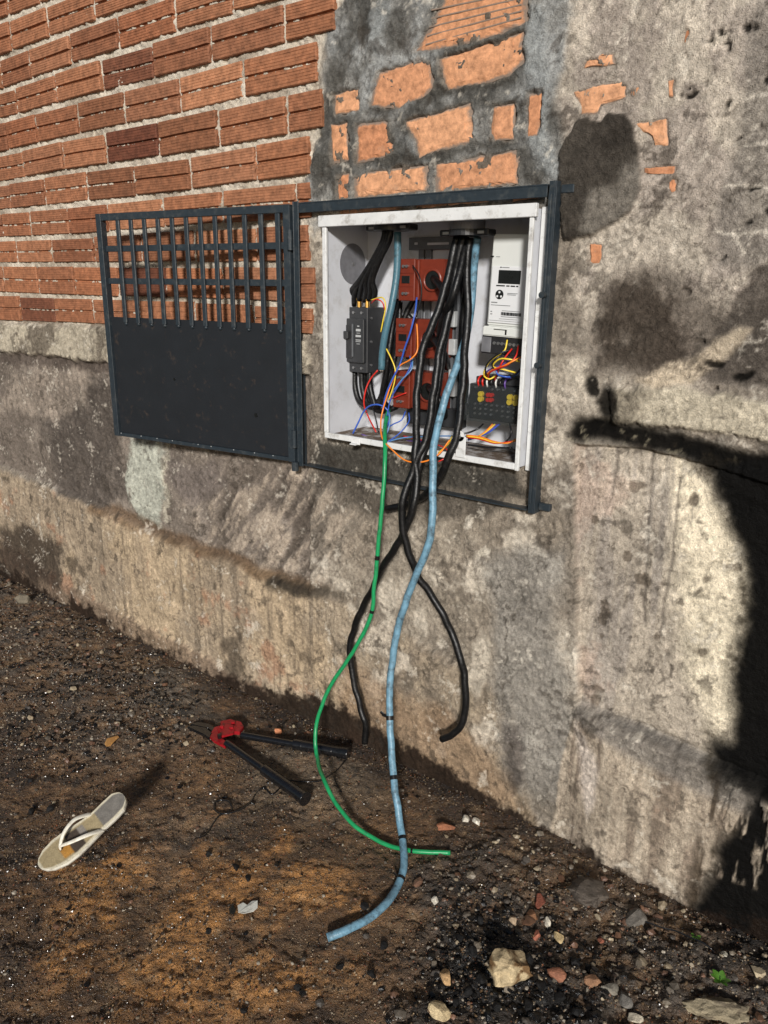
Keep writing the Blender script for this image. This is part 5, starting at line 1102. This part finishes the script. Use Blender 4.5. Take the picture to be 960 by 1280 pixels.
# string
tube('string', [gpt(a, b, .004) for a, b in ((249, 1047), (258, 1042), (266, 1030), (274, 1020), (290, 1012), (286, 1002), (276, 1000), (268, 1004), (270, 1014), (282, 1017), (300, 1012), (312, 1004), (320, 992), (330, 985), (340, 993), (350, 985))], .0026, M['tool_black'], 'thin black string with a loop, lying left of the lower cutter handle', 'string', n=6, step=.006, raw=True)
tube('string', [gpt(a, b, .004) for a, b in ((358, 975), (380, 977), (400, 976), (414, 968), (422, 962), (428, 955), (434, 948))], .0022, M['tool_black'], 'thin black string running between the two cutter handle ends', 'string', n=6, step=.006, raw=True)
tube('string', [gpt(a, b, .004) for a, b in ((421, 962), (418, 972), (422, 982), (427, 990))], .002, M['tool_black'], 'short black string branching down past the green cable', 'string', n=6, step=.006, raw=True)

# =================================================================== FLIP-FLOP
T0 = gpt(52, 1086, .012); best = None
for k in range(200):
    q = GP(157, 997, .0+k*.001)
    e_ = abs(np.linalg.norm(q-T0)-.262)
    if best is None or e_ < best[0]: best = (e_, q, k)
HP = best[1]; print('heel z', best[2], HP, T0)
ld = (HP-T0); LEN = np.linalg.norm(ld); ld /= LEN
sdv = np.cross(ld, Z_); sdv /= np.linalg.norm(sdv); nv = np.cross(sdv, ld)
tilt = math.radians(14); sdv, nv = sdv*math.cos(tilt)-nv*math.sin(tilt), nv*math.cos(tilt)+sdv*math.sin(tilt)
if nv[2] < 0: nv = -nv
ff = empty('flip_flop', T0, 'single dirty white flip-flop sandal standing askew on wet brown dirt', 'flip-flop')
def half_w(t): return .047*np.interp(t, [0, .03, .1, .22, .35, .5, .65, .8, .92, .98, 1], [.12, .45, .78, 1.0, 1.0, .86, .74, .78, .74, .45, .12])
def sp(t, v, k=0.0): return T0+ld*LEN*t+sdv*(v*half_w(t)+.006*math.sin(t*3.1))+nv*(k+.010*(1-t)**2*(.3)+.006*math.sin(t*math.pi)*-1)
nt_, nvv = 60, 16; Vt = []; Cc = []
for i in range(nt_+1):
    for j in range(nvv+1):
        t = i/nt_; v = -1+2*j/nvv; Vt.append(sp(t, v, .0155)); cc_ = s(196, 188, 166)
        if abs(v) < .86 and .03 < t: cc_ = s(150, 136, 106) if t < .68 else s(112, 108, 102)
        if .32 < t < .46 and -.7 < v < .8: cc_ = s(70, 62, 54)
        if .22 < t < .32 and -.2 < v < .7: cc_ = s(164, 120, 60)
        if .46 <= t < .52 and -.7 < v < .3: cc_ = s(132, 126, 118)
        Cc.append(cc_)
Vt = np.array(Vt); Ft = np.array([(i*(nvv+1)+j, i*(nvv+1)+j+1, (i+1)*(nvv+1)+j+1, (i+1)*(nvv+1)+j) for i in range(nt_) for j in range(nvv)])
me = fast_mesh('footbed', Vt, Ft, np.array(Cc), np.full(len(Vt), .5)); link('footbed', me, M['footbed'], ff)
bm = bmesh.new(); ring = [(i/nt_, -1) for i in range(nt_+1)]+[(i/nt_, 1) for i in range(nt_, -1, -1)]
tv = [bm.verts.new(tuple(sp(a, b, .0150))) for a, b in ring]; mv = [bm.verts.new(tuple(sp(a, b*1.03, .008))) for a, b in ring]; lv = [bm.verts.new(tuple(sp(a, b*.97, .0))) for a, b in ring]; n = len(ring)
for i in range(n):
    j = (i+1) % n; bm.faces.new((tv[i], tv[j], mv[j], mv[i])); bm.faces.new((mv[i], mv[j], lv[j], lv[i]))
for vv in (tv, lv):
    for i in range(nt_): bm.faces.new((vv[i], vv[i+1], vv[n-2-i], vv[n-1-i]))
bmesh.ops.recalc_face_normals(bm, faces=bm.faces); from_bm('sole', bm, M['sole_edge'], ff)
def strap(P, w0, w1):
    C = catmull(P, .006); m = len(C); bm = bmesh.new(); rows = []
    Tn = np.gradient(C, axis=0); Tn /= np.linalg.norm(Tn, axis=1)[:, None]
    for i in range(m):
        sd = np.cross(Tn[i], nv); sd /= np.linalg.norm(sd); nn_ = np.cross(sd, Tn[i]); ww = w0+(w1-w0)*i/(m-1)
        rows.append([bm.verts.new(tuple(C[i]+sd*ww*a+nn_*b)) for a, b in ((-1, 0), (-.6, .0022), (.6, .0022), (1, 0), (.6, -.0022), (-.6, -.0022))])
    for a, b in zip(rows[:-1], rows[1:]):
        for k in range(6): bm.faces.new((a[k], a[(k+1) % 6], b[(k+1) % 6], b[k]))
    bm.faces.new(rows[0][::-1]); bm.faces.new(rows[-1]); bmesh.ops.recalc_face_normals(bm, faces=bm.faces); from_bm('strap', bm, M['strap'], ff, True)
TP = sp(.24, 0, .016)
strap([TP, TP+nv*.016+ld*.004, sp(.36, -.45, .046), sp(.50, -.85, .044), sp(.62, -.98, .020), sp(.65, -1.0, .010)], .0045, .008)
strap([TP, TP+nv*.016+ld*.004, sp(.36, .45, .046), sp(.50, .85, .044), sp(.62, .98, .020), sp(.65, 1.0, .010)], .0045, .008)
print('done')
